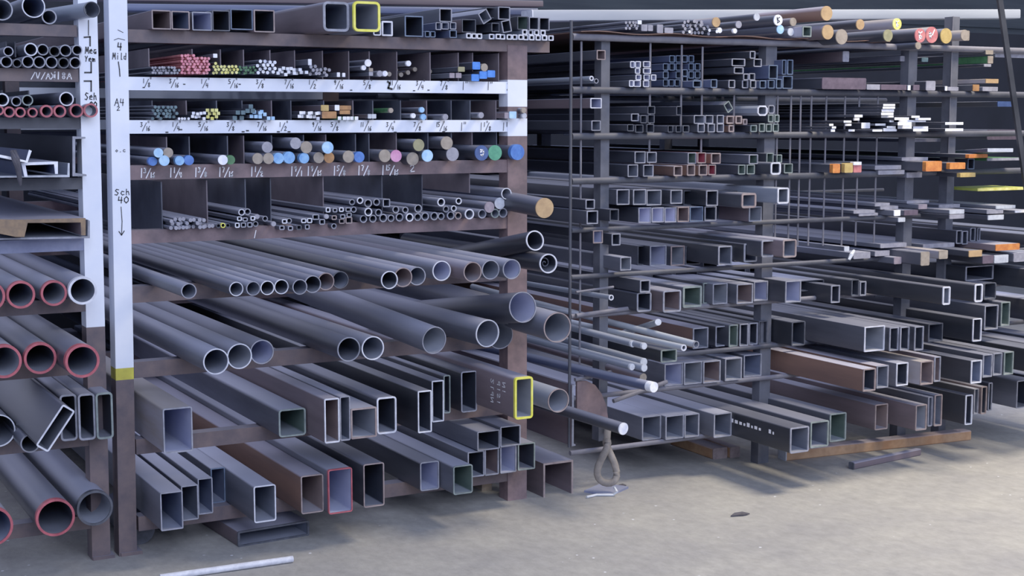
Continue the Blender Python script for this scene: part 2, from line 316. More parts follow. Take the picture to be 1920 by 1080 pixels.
def wB2(bm):
    for a, b, u in FR2:
        v = 245
        if b: fraction(bm, '1' if u > 890 else '', a, b, u, v, 15, 1.3, Y0+.002, 1); lettering(bm, '"', u+13, v-3, 14, 1, Y0+.002, 1, .3)
        else: lettering(bm, a+'"', u, v, 15, 1.4, Y0+.002, 1, .5)
    for u, v in ((311, 248), (337, 243), (454, 247), (462, 245), (520, 247), (540, 247), (739, 248), (830, 247)): shape(bm, [(u, v), (u+4, v)], 2.4, Y0+.002, 1)
FR3 = [('3', '16', 260), ('1', '4', 315), ('3', '8', 362), ('7', '16', 407), ('1', '2', 467), ('9', '1', 542), ('9', '16', 573), ('5', '8', 622), ('7', '8', 668), ('15', '16', 713)]
def wB3(bm):
    for a, b, u in FR3:
        fraction(bm, '1', a, b, u, 333-(u-260)*.012, 17, 2, Y0+.002, 1)
    lettering(bm, '2', 768, 322, 13, 2, Y0+.002, 1, .8)
def wB4(bm): shape(bm, [(480, 432), (477, 446)], 1.5, Y0+.002, 1)
for k, u, v, px, m, ink, wr in [('B0', 250, 67, 24, 'frame_brown', None, None), ('B1', 250, 156.5, 25, 'paint_white', 'ink', wB1), ('B2', 250, 238, 25, 'paint_white', 'ink', wB2), ('B3', 250, 324, 27, 'frame_rust', 'chalk', wB3),
                        ('B4', 250, 445, 25, 'frame_rust', 'chalk', wB4), ('B5', 250, 553, 31, 'frame_brown', None, None), ('B6', 260, 694, 30, 'frame_brown', None, None), ('B7', 365, 827, 28, 'frame_brown', None, None), ('B8', 270, 982, 27, 'frame_brown', None, None)]:
    rail(RB, k, u, v, px, xb1-.002, xc0+.002 if k != 'B0' else xc1+.1, m, ink, wr)
DIV = {'B1': ([298, 353, 407, 457, 510, 554, 609, 655, 702, 750, 807, 847, 890, 935], 54), 'B2': ([297, 352, 406, 458, 509, 554, 607, 652, 699, 751, 800, 846, 885, 932], 37),
       'B3': ([300, 353, 409, 457, 508, 561, 610, 658, 704, 750, 802, 846, 885, 931, 964], 53), 'B4': ([315, 384, 446, 511, 609, 708, 800, 883], 90)}
for k, (us, hp) in DIV.items():
    for i, u in enumerate(us):
        p = pt(u, 200, Y0+.03); bm = bmesh.new(); h = dz(u, 200, hp); boxbm(bm, p.x-.0018, p.x+.0018, Y0+.03, Y0+1.0, RAILZ[k]-.02, RAILZ[k]+h)
        part(RB, 'divider_plate', bm, ['plate_dark' if (i*7 + len(us)) % 3 and k != 'B1' else 'plate_brown'])
# a dark sheet of steel closes each pigeonhole row at the back
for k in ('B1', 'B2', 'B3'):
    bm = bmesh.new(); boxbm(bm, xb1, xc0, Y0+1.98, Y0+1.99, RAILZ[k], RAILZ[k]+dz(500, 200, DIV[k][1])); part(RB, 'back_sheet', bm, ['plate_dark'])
# rack C: uprights, round rails, divider rods
XC0, XC1 = pt(1071, 400).x, pt(2150, 400).x
for ul, ur, vr, vt in ((1129, 1145, 400, 76), (1428, 1448, 400, 84), (1690, 1706, 350, 90), (1781, 1794, 300, 30)):
    for yy in (Y0+.02, Y0+1.9):
        x0, x1 = pt(ul, vr, Y0+.02).x, pt(ur, vr, Y0+.02).x; bm = bmesh.new(); boxbm(bm, x0, x1, yy, yy+.05, 0 if ul > 1200 or yy > Y0+1 else zof(1137, 828), zof(ul, vt)); part(RC, 'post', bm, ['frame_post'])
RR = .0135
for k, u, v in (('C0', 1200, 73), ('C1', 1200, 170), ('C2', 1200, 255), ('C3', 1200, 337), ('C4', 1240, 425), ('C5', 1300, 506), ('C6', 1260, 579), ('C7', 1330, 659), ('C8', 1300, 723), ('C9', 1200, 833)):
    z = zof(u, v)
    xr = XC1 if k not in ('C9',) else pt(1800, 760).x
    for yy in (Y0, Y0+1.88):
        bm = bmesh.new(); sweep(bm, [(XC0 if k != 'C7' else XC0+.25, yy, z), (xr, yy, z)], RR if k < 'C4' else .010, 12); part(RC, 'round_rail', bm, ['frame_mid' if k in ('C0', 'C6', 'C8', 'C9') else 'frame_grey'], True)
    RAILZ[k] = z+(RR if k < 'C4' else .010)
bm = bmesh.new(); q = pt(1071, 38, Y0-.012); q2 = pt(1071, 838, Y0-.012); sweep(bm, [(q.x, q.y, q2.z), (q.x, q.y, q.z)], .006, 10); part(RC, 'front_rod', bm, ['frame_grey'], True)
for u, va, vb in ((1099, 78, 690), (1206, 80, 330), (1267, 84, 250), (1322, 88, 330), (1380, 172, 250), (1466, 175, 460), (1482, 175, 460), (1500, 175, 460), (1520, 178, 460), (1550, 178, 460), (1580, 178, 460), (1612, 180, 460), (1652, 180, 460), (1778, 30, 340)):
    p = pt(u, 250, Y0+.015); bm = bmesh.new(); sweep(bm, [(p.x, p.y, zof(u, vb, Y0+.015)), (p.x, p.y, zof(u, va, Y0+.015))], .0042 if u < 1770 else .002, 8); part(RC, 'divider_rod', bm, ['frame_mid'], True)
# ------------------------------------------------------------------ stock: shelves and item helpers
ROWS = {}
def row(key, where, frm, p=.03, z=None, pmin=-.25, pmax=.5, L=4.0): ROWS[key] = dict(where=where, frm=frm, p=p, z=z, pmin=pmin, pmax=pmax, L=L)
WP = 'white post'
NTH = ['topmost', 'second', 'third', 'fourth', 'fifth', 'sixth', 'seventh', 'eighth', 'lowest']
for i in range(9):
    row('A%d' % i, '%s shelf of the lettered-post rack' % NTH[i], WP, .03, RAILZ['A%d' % i] if i >= 4 else None, pmax=.5 if i < 7 else .6)
    row('B%d' % i, '%s shelf of the white-beam rack' % NTH[i], WP, .03, RAILZ['B%d' % i] if i >= 4 else None, pmax=.5 if i < 7 else .75)
NT2 = ['topmost', 'second', 'third', 'fourth', 'fifth', 'sixth', 'seventh', 'eighth', 'ninth', 'lowest']
for i in range(10):
    row('C%d' % i, '%s shelf of the round-rail rack' % NT2[i], 'thin front rod', .03, RAILZ['C%d' % i] if i >= 5 else None, pmax=.5 if i < 8 else .9)
    row('D%d' % i, '%s shelf of the rack\'s far bay' % NT2[i], 'second upright', .05, RAILZ['C%d' % i] if i >= 5 else None, pmax=.5 if i < 8 else .9)
ITEMS = []   # (object, row, u, look, noun, category, fixed label, group)
def place(rk, u, vbot, p=None, lift=0):
    R_ = ROWS[rk]
    if p is not None: return Y0-p-random.uniform(0, .007)
    if R_['z'] is None: return Y0-R_['p']-random.uniform(0, .02)
    q = ptz(u, vbot, R_['z']+lift)
    return min(max(q.y, Y0-R_['pmax']), Y0-R_['pmin']) - random.uniform(0, .005)
def aim(o, c, to):
    """turn the piece so that its axis runs back through pixel `to` = (u, v, metres further in)"""
    if to:
        q = pt(to[0], to[1], c.y+(to[2] if len(to) > 2 else 1.0)); d = q-c
        o.rotation_euler = (math.atan2(d.z, math.hypot(d.x, d.y)), 0, -math.atan2(d.x, d.y))
BODIES = []
def reg(o, rk, c, hw, hh, rnd, to):
    if not to: BODIES.append([o, rk, c.x, c.z, hw, hh, rnd, c.x, c.z, c.y])
RIM = {'raw': 'grey', 'bright': 'bright-rimmed', 'red': 'red-rimmed', 'yellow': 'yellow-rimmed', 'rustrim': 'rusty-ended', 'darkrim': 'dark-ended', 'bluerim': 'blue-rimmed', 'greenrim': 'green-rimmed'}
BODY = {'steel': '', 'dark': 'dark ', 'black': 'black ', 'pale': 'pale ', 'brown': 'brown ', 'rust': 'rust-brown ', 'blued': 'bluish ', 'galv': 'light grey ', 'whitepipe': 'whitish '}
INN = {'idark': '', 'imid': '', 'ilit': 'pale-lined ', 'ibrown': 'brown-lined ', 'iblue': 'blue-lined ', 'igreen': 'green-lined ', 'ilitwhite': 'white-lined ', 'ired': 'red-lined ', 'igrey': 'grey-lined '}
def P(rk, u, v, d, rim='raw', inn='imid', body='steel', wall=.07, p=None, lift=0, to=None, L=None, label=None, band=None, tilt=0):
    Y = place(rk, u, v+d/2, p, lift); c = pt(u, v, Y); D = dz(u, v, d, Y); n = 36 if d > 25 else 18 if d > 12 else 12
    o = tube_obj('round_pipe', circ(D/2, n), circ(D/2*(1-2*wall*(.6 if d > 24 else .75)), n), L or (2.2 if to else ROWS[rk]['L']), body, inn, 'rim_'+rim, c, 0, band or (.012 if rim in ('red', 'yellow') else .003), tilt=tilt); aim(o, c, to); reg(o, rk, c, D/2, D/2, True, to)
    ITEMS.append((o, rk, u, '%s%s' % (INN[inn], RIM[rim]) + (' ' + BODY.get(body, '').strip() if BODY.get(body) and rim != 'raw' else ''), 'round pipe', 'pipe', label, None)); return o
def T(rk, u0, v0, u1, v1, rim='raw', inn='imid', body='steel', wpx=2.0, p=None, lift=0, to=None, L=None, label=None, band=None, rad=3, rot=0, side=None, tilt=0):
    uc = (u0+u1)/2; Y = place(rk, uc, v1, p, lift); a, b = pt(u0, v1, Y), pt(u1, v0, Y); t, bo = pt(uc, v0, Y), pt(uc, v1, Y)
    W, H = (b.x-a.x)*.985, (t.z-bo.z)*.985; k = dz(uc, v1, 100, Y)/100; c = Vector(((a.x+b.x)/2, Y, (t.z+bo.z)/2))
    if side: W, H = side[0]*k, side[1]*k
    n = 3 if H/k > 20 else 1
    out = rrect(W, H, rad*k, n); wl = min(wpx*k*.82, .22*min(W, H)); ins = rrect(W-2*wl, H-2*wl, max(rad*k-wl, .0008), n)
    if rot: out = rotp(out, rot); ins = rotp(ins, rot)
    sq = .78 < W/H < 1.28; nm = 'square_tube' if sq else 'rectangular_tube'
    o = tube_obj(nm, out, ins, L or (2.2 if to else ROWS[rk]['L']), body, inn, 'rim_'+rim, c, 0, band or (.01 if rim in ('red', 'yellow') else .003), tilt=tilt); aim(o, c, to); reg(o, rk, c, max(x for x, z in out), max(z for x, z in out), False, to)
    ITEMS.append((o, rk, uc, '%s%s' % (INN[inn], RIM[rim]) + (' ' + BODY.get(body, '').strip() if BODY.get(body) and rim != 'raw' else ''), ('square' if sq else 'rectangular') + ' tube', 'tube', label, None)); return o
ENDN = {'eblue': 'blue', 'eltblue': 'light blue', 'ebeige': 'beige', 'egrey': 'grey', 'edeep': 'deep blue', 'enavy': 'navy', 'egreen': 'green', 'edkgreen': 'dark green', 'epink': 'pink', 'ehot': 'pink', 'ewhite': 'white', 'eyellow': 'yellow', 'eorange': 'orange',
        'etan': 'tan', 'eolive': 'olive', 'ered': 'red', 'ewood': 'wood-brown', 'eteal': 'teal', 'esilver': 'silver', 'epurple': 'purplish', 'emauve': 'mauve', 'eochre': 'ochre', 'estraw': 'straw-yellow', 'eroyal': 'bright blue'}
def Bar(rk, u, v, d, end='egrey', body='steel', p=None, lift=0, to=None, L=None, label=None, group=None, part_=True, band=None):
    Y = place(rk, u, v+d/2, p, lift); c = pt(u, v, Y); D = dz(u, v, d, Y)
    o = solid_obj('round_bar', circ(D/2, 28 if d > 12 else 10), L or (2 if to else 1.75 if rk in ('B1', 'B2', 'B3') else 2.5), body, end, c, 0, band or (.004 if d > 12 else .01), 0, part_, 'bar_end'); aim(o, c, to); reg(o, rk, c, D/2, D/2, True, to)
    ITEMS.append((o, rk, u, ENDN[end] + '-ended', 'solid round bar', 'bar', label, group)); return o
def Flat(rk, u0, v0, u1, v1, end='esilver', body='steel', p=None, lift=0, to=None, L=None, label=None, group=None, part_=True, band=None, tilt=0):
    uc = (u0+u1)/2; Y = place(rk, uc, v1, p, lift); a, b = pt(u0, v1, Y), pt(u1, v0, Y); t, bo = pt(uc, v0, Y), pt(uc, v1, Y)
    W, H = (b.x-a.x)*.97, (t.z-bo.z)*.97; c = Vector(((a.x+b.x)/2, Y, (t.z+bo.z)/2)); sq = .7 < W/H < 1.4
    o = solid_obj('square_bar' if sq else 'flat_bar', rrect(W, H, min(W, H)*.08, 1), L or (1.75 if rk in ('B1', 'B2', 'B3') else 2.5), body, end, c, 0, band or .003, tilt, part_, 'bar_end'); aim(o, c, to); reg(o, rk, c, W/2, H/2, False, to)
    ITEMS.append((o, rk, uc, ENDN[end] + '-ended', ('square' if sq else 'flat') + ' bar', 'bar', label, group)); return o
def shape_item(name, noun, cat, rk, prof_px, u, v, end, body, p=None, lift=0, vbot=None, L=3.0, label=None, to=None, tilt=0, wall=None):
    """solid section given by a closed outline in pixels round its reference point (u, v)"""
    Y = place(rk, u, vbot if vbot is not None else max(z for x, z in prof_px), p, lift); c = pt(u, v, Y)
    prof = []
    for a, b in prof_px:
        q = pt(a, b, Y); prof.append((q.x-c.x, q.z-c.z))
    o = solid_obj(name, prof, L, body, end, c, 0, .003, tilt); aim(o, c, to)
    ITEMS.append((o, rk, u, '', noun, cat, label, None)); return o
def bundle(rk, u0, u1, v0, v1, n, d, end, label, group, body='steel', shape='round', p=.03, jit=.25, L=1.2):
    """countable thin bars, packed from the bottom of a pigeonhole upwards; each one an object (small: one mesh, end face its own colour)"""
    per = max(1, int((u1-u0)/(d*1.12))); k = 0; r = 0
    while k < n and r < 40:
        for i in range(per):
            if k >= n: break
            u = u0+(i+.5+.5*(r % 2)*.9)*(u1-u0)/per; v = v1-d/2-r*d*.98-random.uniform(0, jit)*d*.3
            if u > u1+d*.3 or v < v0: continue
            pp = p+random.uniform(-.02, .02)
            if shape == 'round': Bar(rk, u, v, d, end, body, pp, 0, None, L, label, group, False)
            else: Flat(rk, u-d*.5, v-d*.5, u+d*.5, v+d*.5, end, body, pp, 0, None, L, label, group, False)
            k += 1
        r += 1
# ---- rack A
P('A0', 3, 18, 40, 'raw', 'imid', 'steel'); P('A0', 67, 14, 42, 'bright', 'iblue', 'steel', .05); P('A0', 88, 27, 27, 'raw', 'imid', 'steel', .1, p=.0)
P('A0', 172, 18, 30, 'darkrim', 'imid', 'galv', .05, to=(105, 28, .35), L=1.5, p=.12)
for u, v, d, r in ((15, 99, 18, 'raw'), (62, 93, 24, 'bright'), (79, 94, 21, 'raw'), (98, 95, 20, 'darkrim'), (120, 95, 22, 'raw'), (142, 94, 19, 'raw')): P('A1', u, v, d, r, 'idark', 'steel', .09)
for u, v, d, r in ((-6, 118, 22, 'raw'), (10, 115, 21, 'raw'), (28, 116, 16, 'darkrim'), (48, 116, 22, 'raw'), (71, 116, 22, 'raw'), (95, 117, 22, 'raw'), (117, 116, 20, 'darkrim'), (140, 117, 21, 'raw')): P('A1', u, v, d, r, 'idark', 'steel', .09)
for u, v, d, r in ((4, 187, 24, 'bright'), (31, 190, 18, 'raw'), (51, 188, 20, 'greenrim'), (125, 186, 26, 'bright')): P('A2', u, v, d, r, 'idark', 'steel', .1)
for u, v, d in ((-2, 207, 18), (17, 209, 20), (38, 209, 19), (61, 210, 18), (87, 206, 23), (112, 207, 23), (143, 206, 25), (170, 207, 26)): P('A2', u, v, d, 'red', 'imid', 'steel', .17, p=.05, band=.02)
# large channel on its edge, and polished channels tied with a strap
shape_item('steel_channel', 'channel', 'channel', 'A3', [(136, 256), (160, 257), (160, 260), (141, 261), (141, 324), (162, 327), (162, 330), (136, 330)], 140, 293, 'rim_raw', 'dark', p=.04, label='tall dark steel channel on its edge, fourth shelf behind the lettered white post')
shape_item('steel_channel', 'channel', 'channel', 'A3', [(-10, 333), (130, 332), (130, 306), (127, 306), (126, 328), (-10, 330)], 60, 325, 'esilver', 'galv', p=.1, label='wide grey channel lying open side up under the tied polished channel', L=1.6)
shape_item('steel_channel', 'channel', 'channel', 'A3', [(40, 305), (108, 303), (108, 326), (103, 326), (101, 308), (48, 310), (52, 331), (46, 331)], 75, 315, 'ewhite', 'blued', p=.16, label='polished channel with bright white cut edge, lying face down on the grey channel', L=1.5)
shape_item('steel_angle', 'angle', 'angle', 'A3', [(-10, 288), (20, 294), (48, 301), (54, 281), (59, 283), (51, 305), (20, 299), (-10, 293)], 30, 294, 'ewhite', 'blued', p=.2, label='polished steel angle with bright edge tied by a dark strap', L=1.4)
bm = bmesh.new()
for k, o_ in enumerate((0, 5)):
    sweep(bm, [pt(22+o_, 283, Y0-.22), pt(27+o_, 298, Y0-.235), pt(33+o_*.6, 318, Y0-.235), pt(36+o_*.3, 336, Y0-.225), pt(38, 347, Y0-.22)], [.006, .009, .007, .006, .004], 8)
o = link('tie_strap', finish(bm, 'tie_strap', ['strap'])); tag(o, 'dark twisted strap tied round the polished channel ends', 'strap')
shape_item('steel_channel', 'channel', 'channel', 'A4', [(-10, 411), (36, 412), (160, 409), (160, 441), (152, 441), (151, 417), (52, 418), (46, 444), (30, 444), (-10, 436)], 80, 425, 'eochre', 'brown', p=.12, label='rusty brown channel lying face down on the blue-grey fifth shelf rail', L=3)
shape_item('steel_channel', 'channel', 'channel', 'A4', [(-10, 450), (168, 446.5), (168, 414), (164.5, 412), (164, 443), (-10, 447)], 80, 440, 'rim_raw', 'galv', p=.08, label='grey channel lying open side up beneath the rusty brown channel', L=3)
for u, v, d, r, i in ((-20, 556, 56, 'red', 'imid'), (39, 553, 51, 'red', 'imid'), (101, 550, 47, 'red', 'igrey'), (155, 545, 52, 'bright', 'imid')): P('A5', u, v, d, r, i, 'steel', .12, band=.02)
for u, v, d, i in ((8, 678, 62, 'igrey'), (77, 672, 58, 'idark'), (153, 677, 62, 'imid')): P('A6', u, v, d, 'red', i, 'dark' if u > 50 else 'steel', .11, band=.025)
for u0, v0, u1, v1 in ((115, 738, 144, 826), (149, 737, 178, 825), (180, 735, 209, 823)): T('A7', u0, v0, u1, v1, 'raw' if u0 < 170 else 'greenrim', 'idark', 'steel', 4, rad=7)
T('A7', 60, 762, 140, 853, 'bright', 'idark', 'black', 3, p=.42, side=(26, 88), rot=-.62, rad=4, label='black rectangular tube leaning over at a slant with a bright white rim')
P('A7', 1, 807, 60, 'bright', 'idark', 'dark', .04, label='dark round pipe with thin bright rim, eighth shelf beside the slanted tube')
P('A7', 52, 825, 34, 'raw', 'idark', 'dark', .08, p=.2, label='small dark pipe lying under the slanted rectangular tube')
for u, v, d, r, i in ((-14, 988, 72, 'red', 'iblue'), (104, 970, 69, 'red', 'idark'), (178, 953, 65, 'darkrim', 'igrey')): P('A8', u, v, d, r, i, 'dark' if u == 104 else 'steel', .09, band=.02)
# ---- rack B, top
for u0, v0, u1, v1, r, i, b in ((285, 18, 320, 54, 'rustrim', 'ibrown', 'brown'), (322, 20, 355, 55, 'rustrim', 'iblue', 'steel'), (361, 21, 397, 56, 'raw', 'ilit', 'brown'), (398, 17, 430, 56, 'darkrim', 'idark', 'dark'),
        (433, 17, 474, 56, 'bluerim', 'idark', 'dark'), (476, 20, 514, 62, 'rustrim', 'idark', 'brown')): T('B0', u0, v0, u1, v1, r, i, b, 2, rad=2)
T('B0', 608, 9, 656, 65, 'raw', 'imid', 'brown', 5, rad=9, p=.2); T('B0', 661, 8, 711, 65, 'yellow', 'igrey', 'steel', 5, rad=9, p=.24, label='yellow-rimmed large square tube, topmost shelf of the white-beam rack')
T('B0', 700, 42, 714, 68, 'bright', 'imid', 'dark', 2); T('B0', 716, 41, 736, 69, 'bright', 'iblue', 'dark', 3, rad=2)
T('B0', 759, 31, 793, 70, 'bluerim', 'idark', 'black', 2, rad=1); T('B0', 824, 16, 847, 41, 'raw', 'idark', 'steel', 1.5, rad=1)
for u0, v0, u1, v1 in ((797, 58, 806, 69), (807, 58, 816, 69), (843, 60, 856, 74)): T('B0', u0, v0, u1, v1, 'bluerim', 'idark', 'blued', 1.2, rad=1)
for u0, v0, u1, v1 in ((817, 42, 827, 56), (828, 42, 841, 55), (844, 42, 855, 55)): T('B0', u0, v0, u1, v1, 'raw', 'iblue', 'blued', 1.2, rad=1)
T('B0', 866, 36, 892, 61, 'darkrim', 'idark', 'brown', 1.5, rad=1)
T('B0', 897, 15, 927, 47, 'raw', 'imid', 'steel', 1.5, side=(20, 22), rot=.55, rad=1); T('B0', 931, 14, 953, 38, 'raw', 'idark', 'dark', 1.5, rad=1); T('B0', 914, 14, 930, 34, 'darkrim', 'idark', 'dark', 1.2, rad=1, p=0)
T('B0', 937, 35, 962, 61, 'raw', 'idark', 'steel', 1.5, side=(19, 22), rot=.2, rad=1); T('B0', 921, 43, 936, 60, 'darkrim', 'idark', 'dark', 1.5, rad=1)
T('B0', 970, 32, 990, 57, 'darkrim', 'igreen', 'dark', 1.2, rad=1); T('B0', 992, 32, 1010, 56, 'raw', 'idark', 'dark', 1.2, rad=1); T('B0', 1011, 33, 1030, 57, 'raw', 'idark', 'dark', 1.2, rad=1)
for i, u in enumerate((879, 889, 899, 924, 932, 942, 955, 966, 976, 986, 997, 1009, 1021, 1033)): T('B0', u-4.6, 64+i*.4, u+4.6, 73.5+i*.4, 'bright', 'idark', 'galv', 2, rad=1, label='thin white-ended square tube in the row lying on top beam', L=1.5); ITEMS[-1] = ITEMS[-1][:7] + ('small white square tubes on the top beam',)
for i, u in enumerate((984, 995, 1006, 1018)): T('B0', u-4.6, 57, u+4.6, 66.5, 'bright', 'idark', 'galv', 2, rad=1, label='thin white-ended square tube stacked on the small white tubes', L=1.5); ITEMS[-1] = ITEMS[-1][:7] + ('upper small white square tubes on the top beam',)
# ---- rack B, first pigeonholes
bundle('B1', 284, 336, 118, 139, 26, 4.8, 'egrey', 'thin dark steel rod with pale end in pigeonhole beside pink rods', 'thin grey rods in the first pigeonholes', 'dark')
bundle('B1', 338, 392, 104, 139, 52, 5.4, 'ehot', 'thin pink-tipped steel rod in the tight bundle on upper white beam', 'pink-tipped rods', 'ered')
bundle('B1', 398, 446, 116, 139, 22, 5.6, 'eyellow', 'thin yellow-tipped steel rod beside the pink-tipped bundle', 'yellow-tipped rods', 'dark')
bundle('B1', 448, 478, 122, 139, 16, 5, 'edkgreen', 'thin green-tipped steel rod between yellow-tipped and white-tipped rods', 'green-tipped rods', 'dark')
bundle('B1', 480, 516, 110, 140, 16, 6.6, 'ewhite', 'thin white-tipped round rod on upper white beam', 'white-tipped round rods', 'steel', jit=1.5)
bundle('B1', 518, 576, 122, 141, 14, 6, 'ewhite', 'small white-ended square bar on upper white beam', 'white-ended square bars on the upper white beam', 'steel', 'square', jit=2)
bundle('B1', 580, 618, 118, 141, 12, 6.5, 'egrey', 'small grey round rod beside the white-ended square bars', 'grey rods in the middle pigeonholes', 'dark')
Flat('B1', 400, 101, 407, 108, 'ewhite', 'steel', label='single square bar lying across the pigeonhole above pink-tipped rods')
Flat('B1', 578, 113, 584, 124, 'ewhite', 'steel', label='short white-ended flat bar standing on edge above small white bars')
for u, v, d, e in ((690, 118, 13, 'ewhite'), (682, 127, 9, 'ewhite'), (712, 138, 11, 'egrey'), (722, 138, 10, 'ewhite'), (766, 119, 10, 'ewhite'), (908, 127, 14, 'ebeige')): Bar('B1', u, v, d, e, 'steel', .03)
for a, b, c, d, e in ((692, 128, 699, 134, 'ebeige'), (692, 135, 699, 142, 'egrey'), (843, 137, 852, 146, 'emauve'), (855, 137, 865, 146, 'emauve'), (859, 127, 871, 136, 'eolive'), (886, 119, 900, 133, 'eroyal'), (884, 134, 898, 147, 'eroyal'), (899, 133, 913, 147, 'eroyal'), (914, 132, 928, 145, 'eroyal'), (632, 136, 637, 144, 'ewhite'), (642, 137, 647, 144, 'ewhite')): Flat('B1', a, b, c, d, e, 'steel', .03)
for k, (u, v) in enumerate(((730, 139), (742, 131), (752, 140), (765, 136), (778, 130), (792, 139), (806, 134), (820, 140), (833, 138))): Bar('B1', u, v, 8, 'ebeige', 'brown', -.05-.02*k)
# ---- second pigeonholes
bundle('B2', 284, 330, 200, 222, 26, 6, 'eteal', 'greenish thin rod in the bundle on lower white beam', 'greenish rods', 'dark')
bundle('B2', 333, 356, 212, 223, 4, 5, 'ewhite', 'tiny white-ended rod beside the greenish bundle', 'tiny white rods', 'dark')
bundle('B2', 358, 384, 206, 223, 8, 5.5, 'ewhite', 'small white square bar beside yellow square bars on lower white beam', 'white square bars beside the yellow ones', 'dark', 'square', jit=2)
bundle('B2', 386, 410, 204, 223, 9, 6, 'eyellow', 'small yellow square bar on lower white beam', 'yellow square bars', 'dark', 'square', jit=1)
bundle('B2', 434, 460, 204, 223, 8, 8, 'eteal', 'dark teal square bar in the neat stack on lower white beam', 'teal square bars', 'dark', 'square', jit=0)
bundle('B2', 462, 480, 196, 212, 3, 8, 'eteal', 'dark teal square bar perched on the neat teal stack', 'upper teal bars', 'dark', 'square')
bundle('B2', 468, 516, 206, 223, 9, 6.6, 'eltblue', 'pale blue square bar on lower white beam', 'pale blue square bars', 'steel', 'square', jit=2)
bundle('B2', 558, 600, 208, 223, 12, 6, 'ewhite', 'white square bar beside the brown-ended bars on lower white beam', 'white square bars beside the brown-ended bars', 'dark', 'square', jit=1.6)
bundle('B2', 634, 672, 214, 223, 6, 6.5, 'ewhite', 'white square bar beneath the brown-ended bars on lower white beam', 'white square bars under the brown-ended bars', 'edkgreen', 'square')
for a, b, c, d, e in ((602, 197, 616, 208, 'estraw'), (602, 209, 629, 222, 'ewood'), (637, 198, 658, 206, 'ewood'), (637, 207, 656, 214, 'ewood'), (628, 197, 636, 207, 'ewhite'), (690, 214, 696, 222, 'esilver'), (697, 214, 705, 222, 'esilver'), (955, 209, 968, 222, 'eltblue'), (946, 211, 954, 222, 'emauve')): Flat('B2', a, b, c, d, e, 'brown', .03)
for u, v, d, e in ((733, 207, 9, 'ebeige'), (775, 217, 9, 'ewhite'), (791, 206, 10, 'eltblue'), (794, 218, 11, 'eblue'), (835, 217, 11, 'egrey'), (902, 216, 11, 'egrey'), (982, 207, 10, 'ebeige'), (983, 217, 10, 'esilver')): Bar('B2', u, v, d, e, 'edkgreen' if u == 733 else 'steel', .03)
# ---- third pigeonholes: thick round bars
for u, v, d, e in ((298, 288, 17, 'eltblue'), (314, 288, 18, 'ebeige'), (288, 303, 16, 'edeep'), (307, 304, 19, 'eltblue'), (338, 302, 17, 'eblue'), (353, 301, 18, 'edeep'), (418, 307, 18, 'ewhite'), (432, 298, 17, 'edkgreen'), (486, 301, 20, 'ebeige'), (506, 300, 20, 'ebeige'), (501, 276, 20, 'egrey'),
        (522, 297, 20, 'eblue'), (537, 296, 22, 'eblue'), (555, 269, 21, 'egrey'), (573, 281, 22, 'ebeige'), (571, 299, 19, 'eblue'), (615, 279, 22, 'eltblue'), (601, 298, 20, 'ebeige'), (613, 301, 20, 'ewood'), (657, 296, 22, 'ebeige'), (670, 294, 20, 'edeep'), (723, 296, 23, 'ebeige'), (741, 296, 22, 'epink'),
        (785, 272, 22, 'eolive'), (778, 297, 24, 'ebeige'), (797, 295, 22, 'eltblue'), (838, 269, 24, 'ebeige'), (848, 293, 25, 'egrey'), (903, 289, 28, 'enavy'), (928, 288, 28, 'egreen'), (970, 285, 29, 'edeep')):
    ob = Bar('B3', u, v, d, e, 'steel' if u < 700 else 'dark', .05+(.03 if e in ('eltblue', 'eolive', 'ewhite') else 0), band=.02 if e in ('eblue', 'edeep', 'edkgreen') else .004)
    if e == 'enavy':   # chalk mark on its end
        bm = bmesh.new(); s = dz(u, v, 1); strokes(bm, [[(-3*s, 6*s), (3*s, 5*s), (4*s, 0), (1*s, -5*s), (-2*s, -3*s)], [(-3*s, 2*s), (0, 2.5*s)]], 2.4*s, -.002, 0); link('chalk_mark', finish(bm, 'chalk_mark', ['chalk']), ob)
# ---- fourth shelf: small pipes and tubes
bundle('B4', 318, 394, 408, 433.5, 26, 7.4, 'egrey', 'thin grey rod in the loose pile on the rusty fifth rail', 'thin rods on the fifth shelf', 'steel', L=2.5)
P('B4', 416, 427, 9, 'yellow', 'idark', 'steel', .15, p=.03)
for u, v, d, r in ((453, 398, 12, 'bright'), (464, 397, 12, 'raw'), (407, 426, 8, 'darkrim'), (427, 427, 8, 'darkrim'), (542, 414, 10, 'raw'), (479, 417, 10, 'raw'), (497, 410, 10, 'raw'), (626, 424, 10, 'raw'),
        (660, 379, 11, 'raw'), (675, 376, 12, 'bright'), (690, 381, 15, 'raw'), (706, 379, 13, 'raw'), (663, 393, 11, 'raw'), (690, 399, 15, 'bright'), (710, 399, 13, 'raw'), (682, 414, 14, 'raw'), (699, 416, 14, 'raw'), (718, 415, 15, 'raw'), (733, 412, 13, 'raw'), (750, 409, 15, 'raw'), (767, 413, 15, 'bright'), (783, 409, 14, 'raw'),
        (797, 410, 15, 'raw'), (742, 393, 13, 'raw'), (760, 394, 12, 'raw'), (784, 391, 15, 'raw'), (827, 379, 15, 'bright'), (860, 377, 12, 'bright'), (814, 403, 15, 'raw'), (827, 409, 13, 'raw'), (845, 408, 15, 'raw'), (859, 408, 13, 'rustrim'), (837, 392, 12, 'raw'), (850, 391, 11, 'bright'), (880, 404, 19, 'bright'), (907, 404, 17, 'raw'), (925, 402, 17, 'greenrim'), (940, 403, 18, 'raw')):
    P('B4', u, v, d, r, 'imid' if u > 870 else 'idark', 'steel', .12, p=.03+(.02 if r == 'bright' else 0), L=2.5)
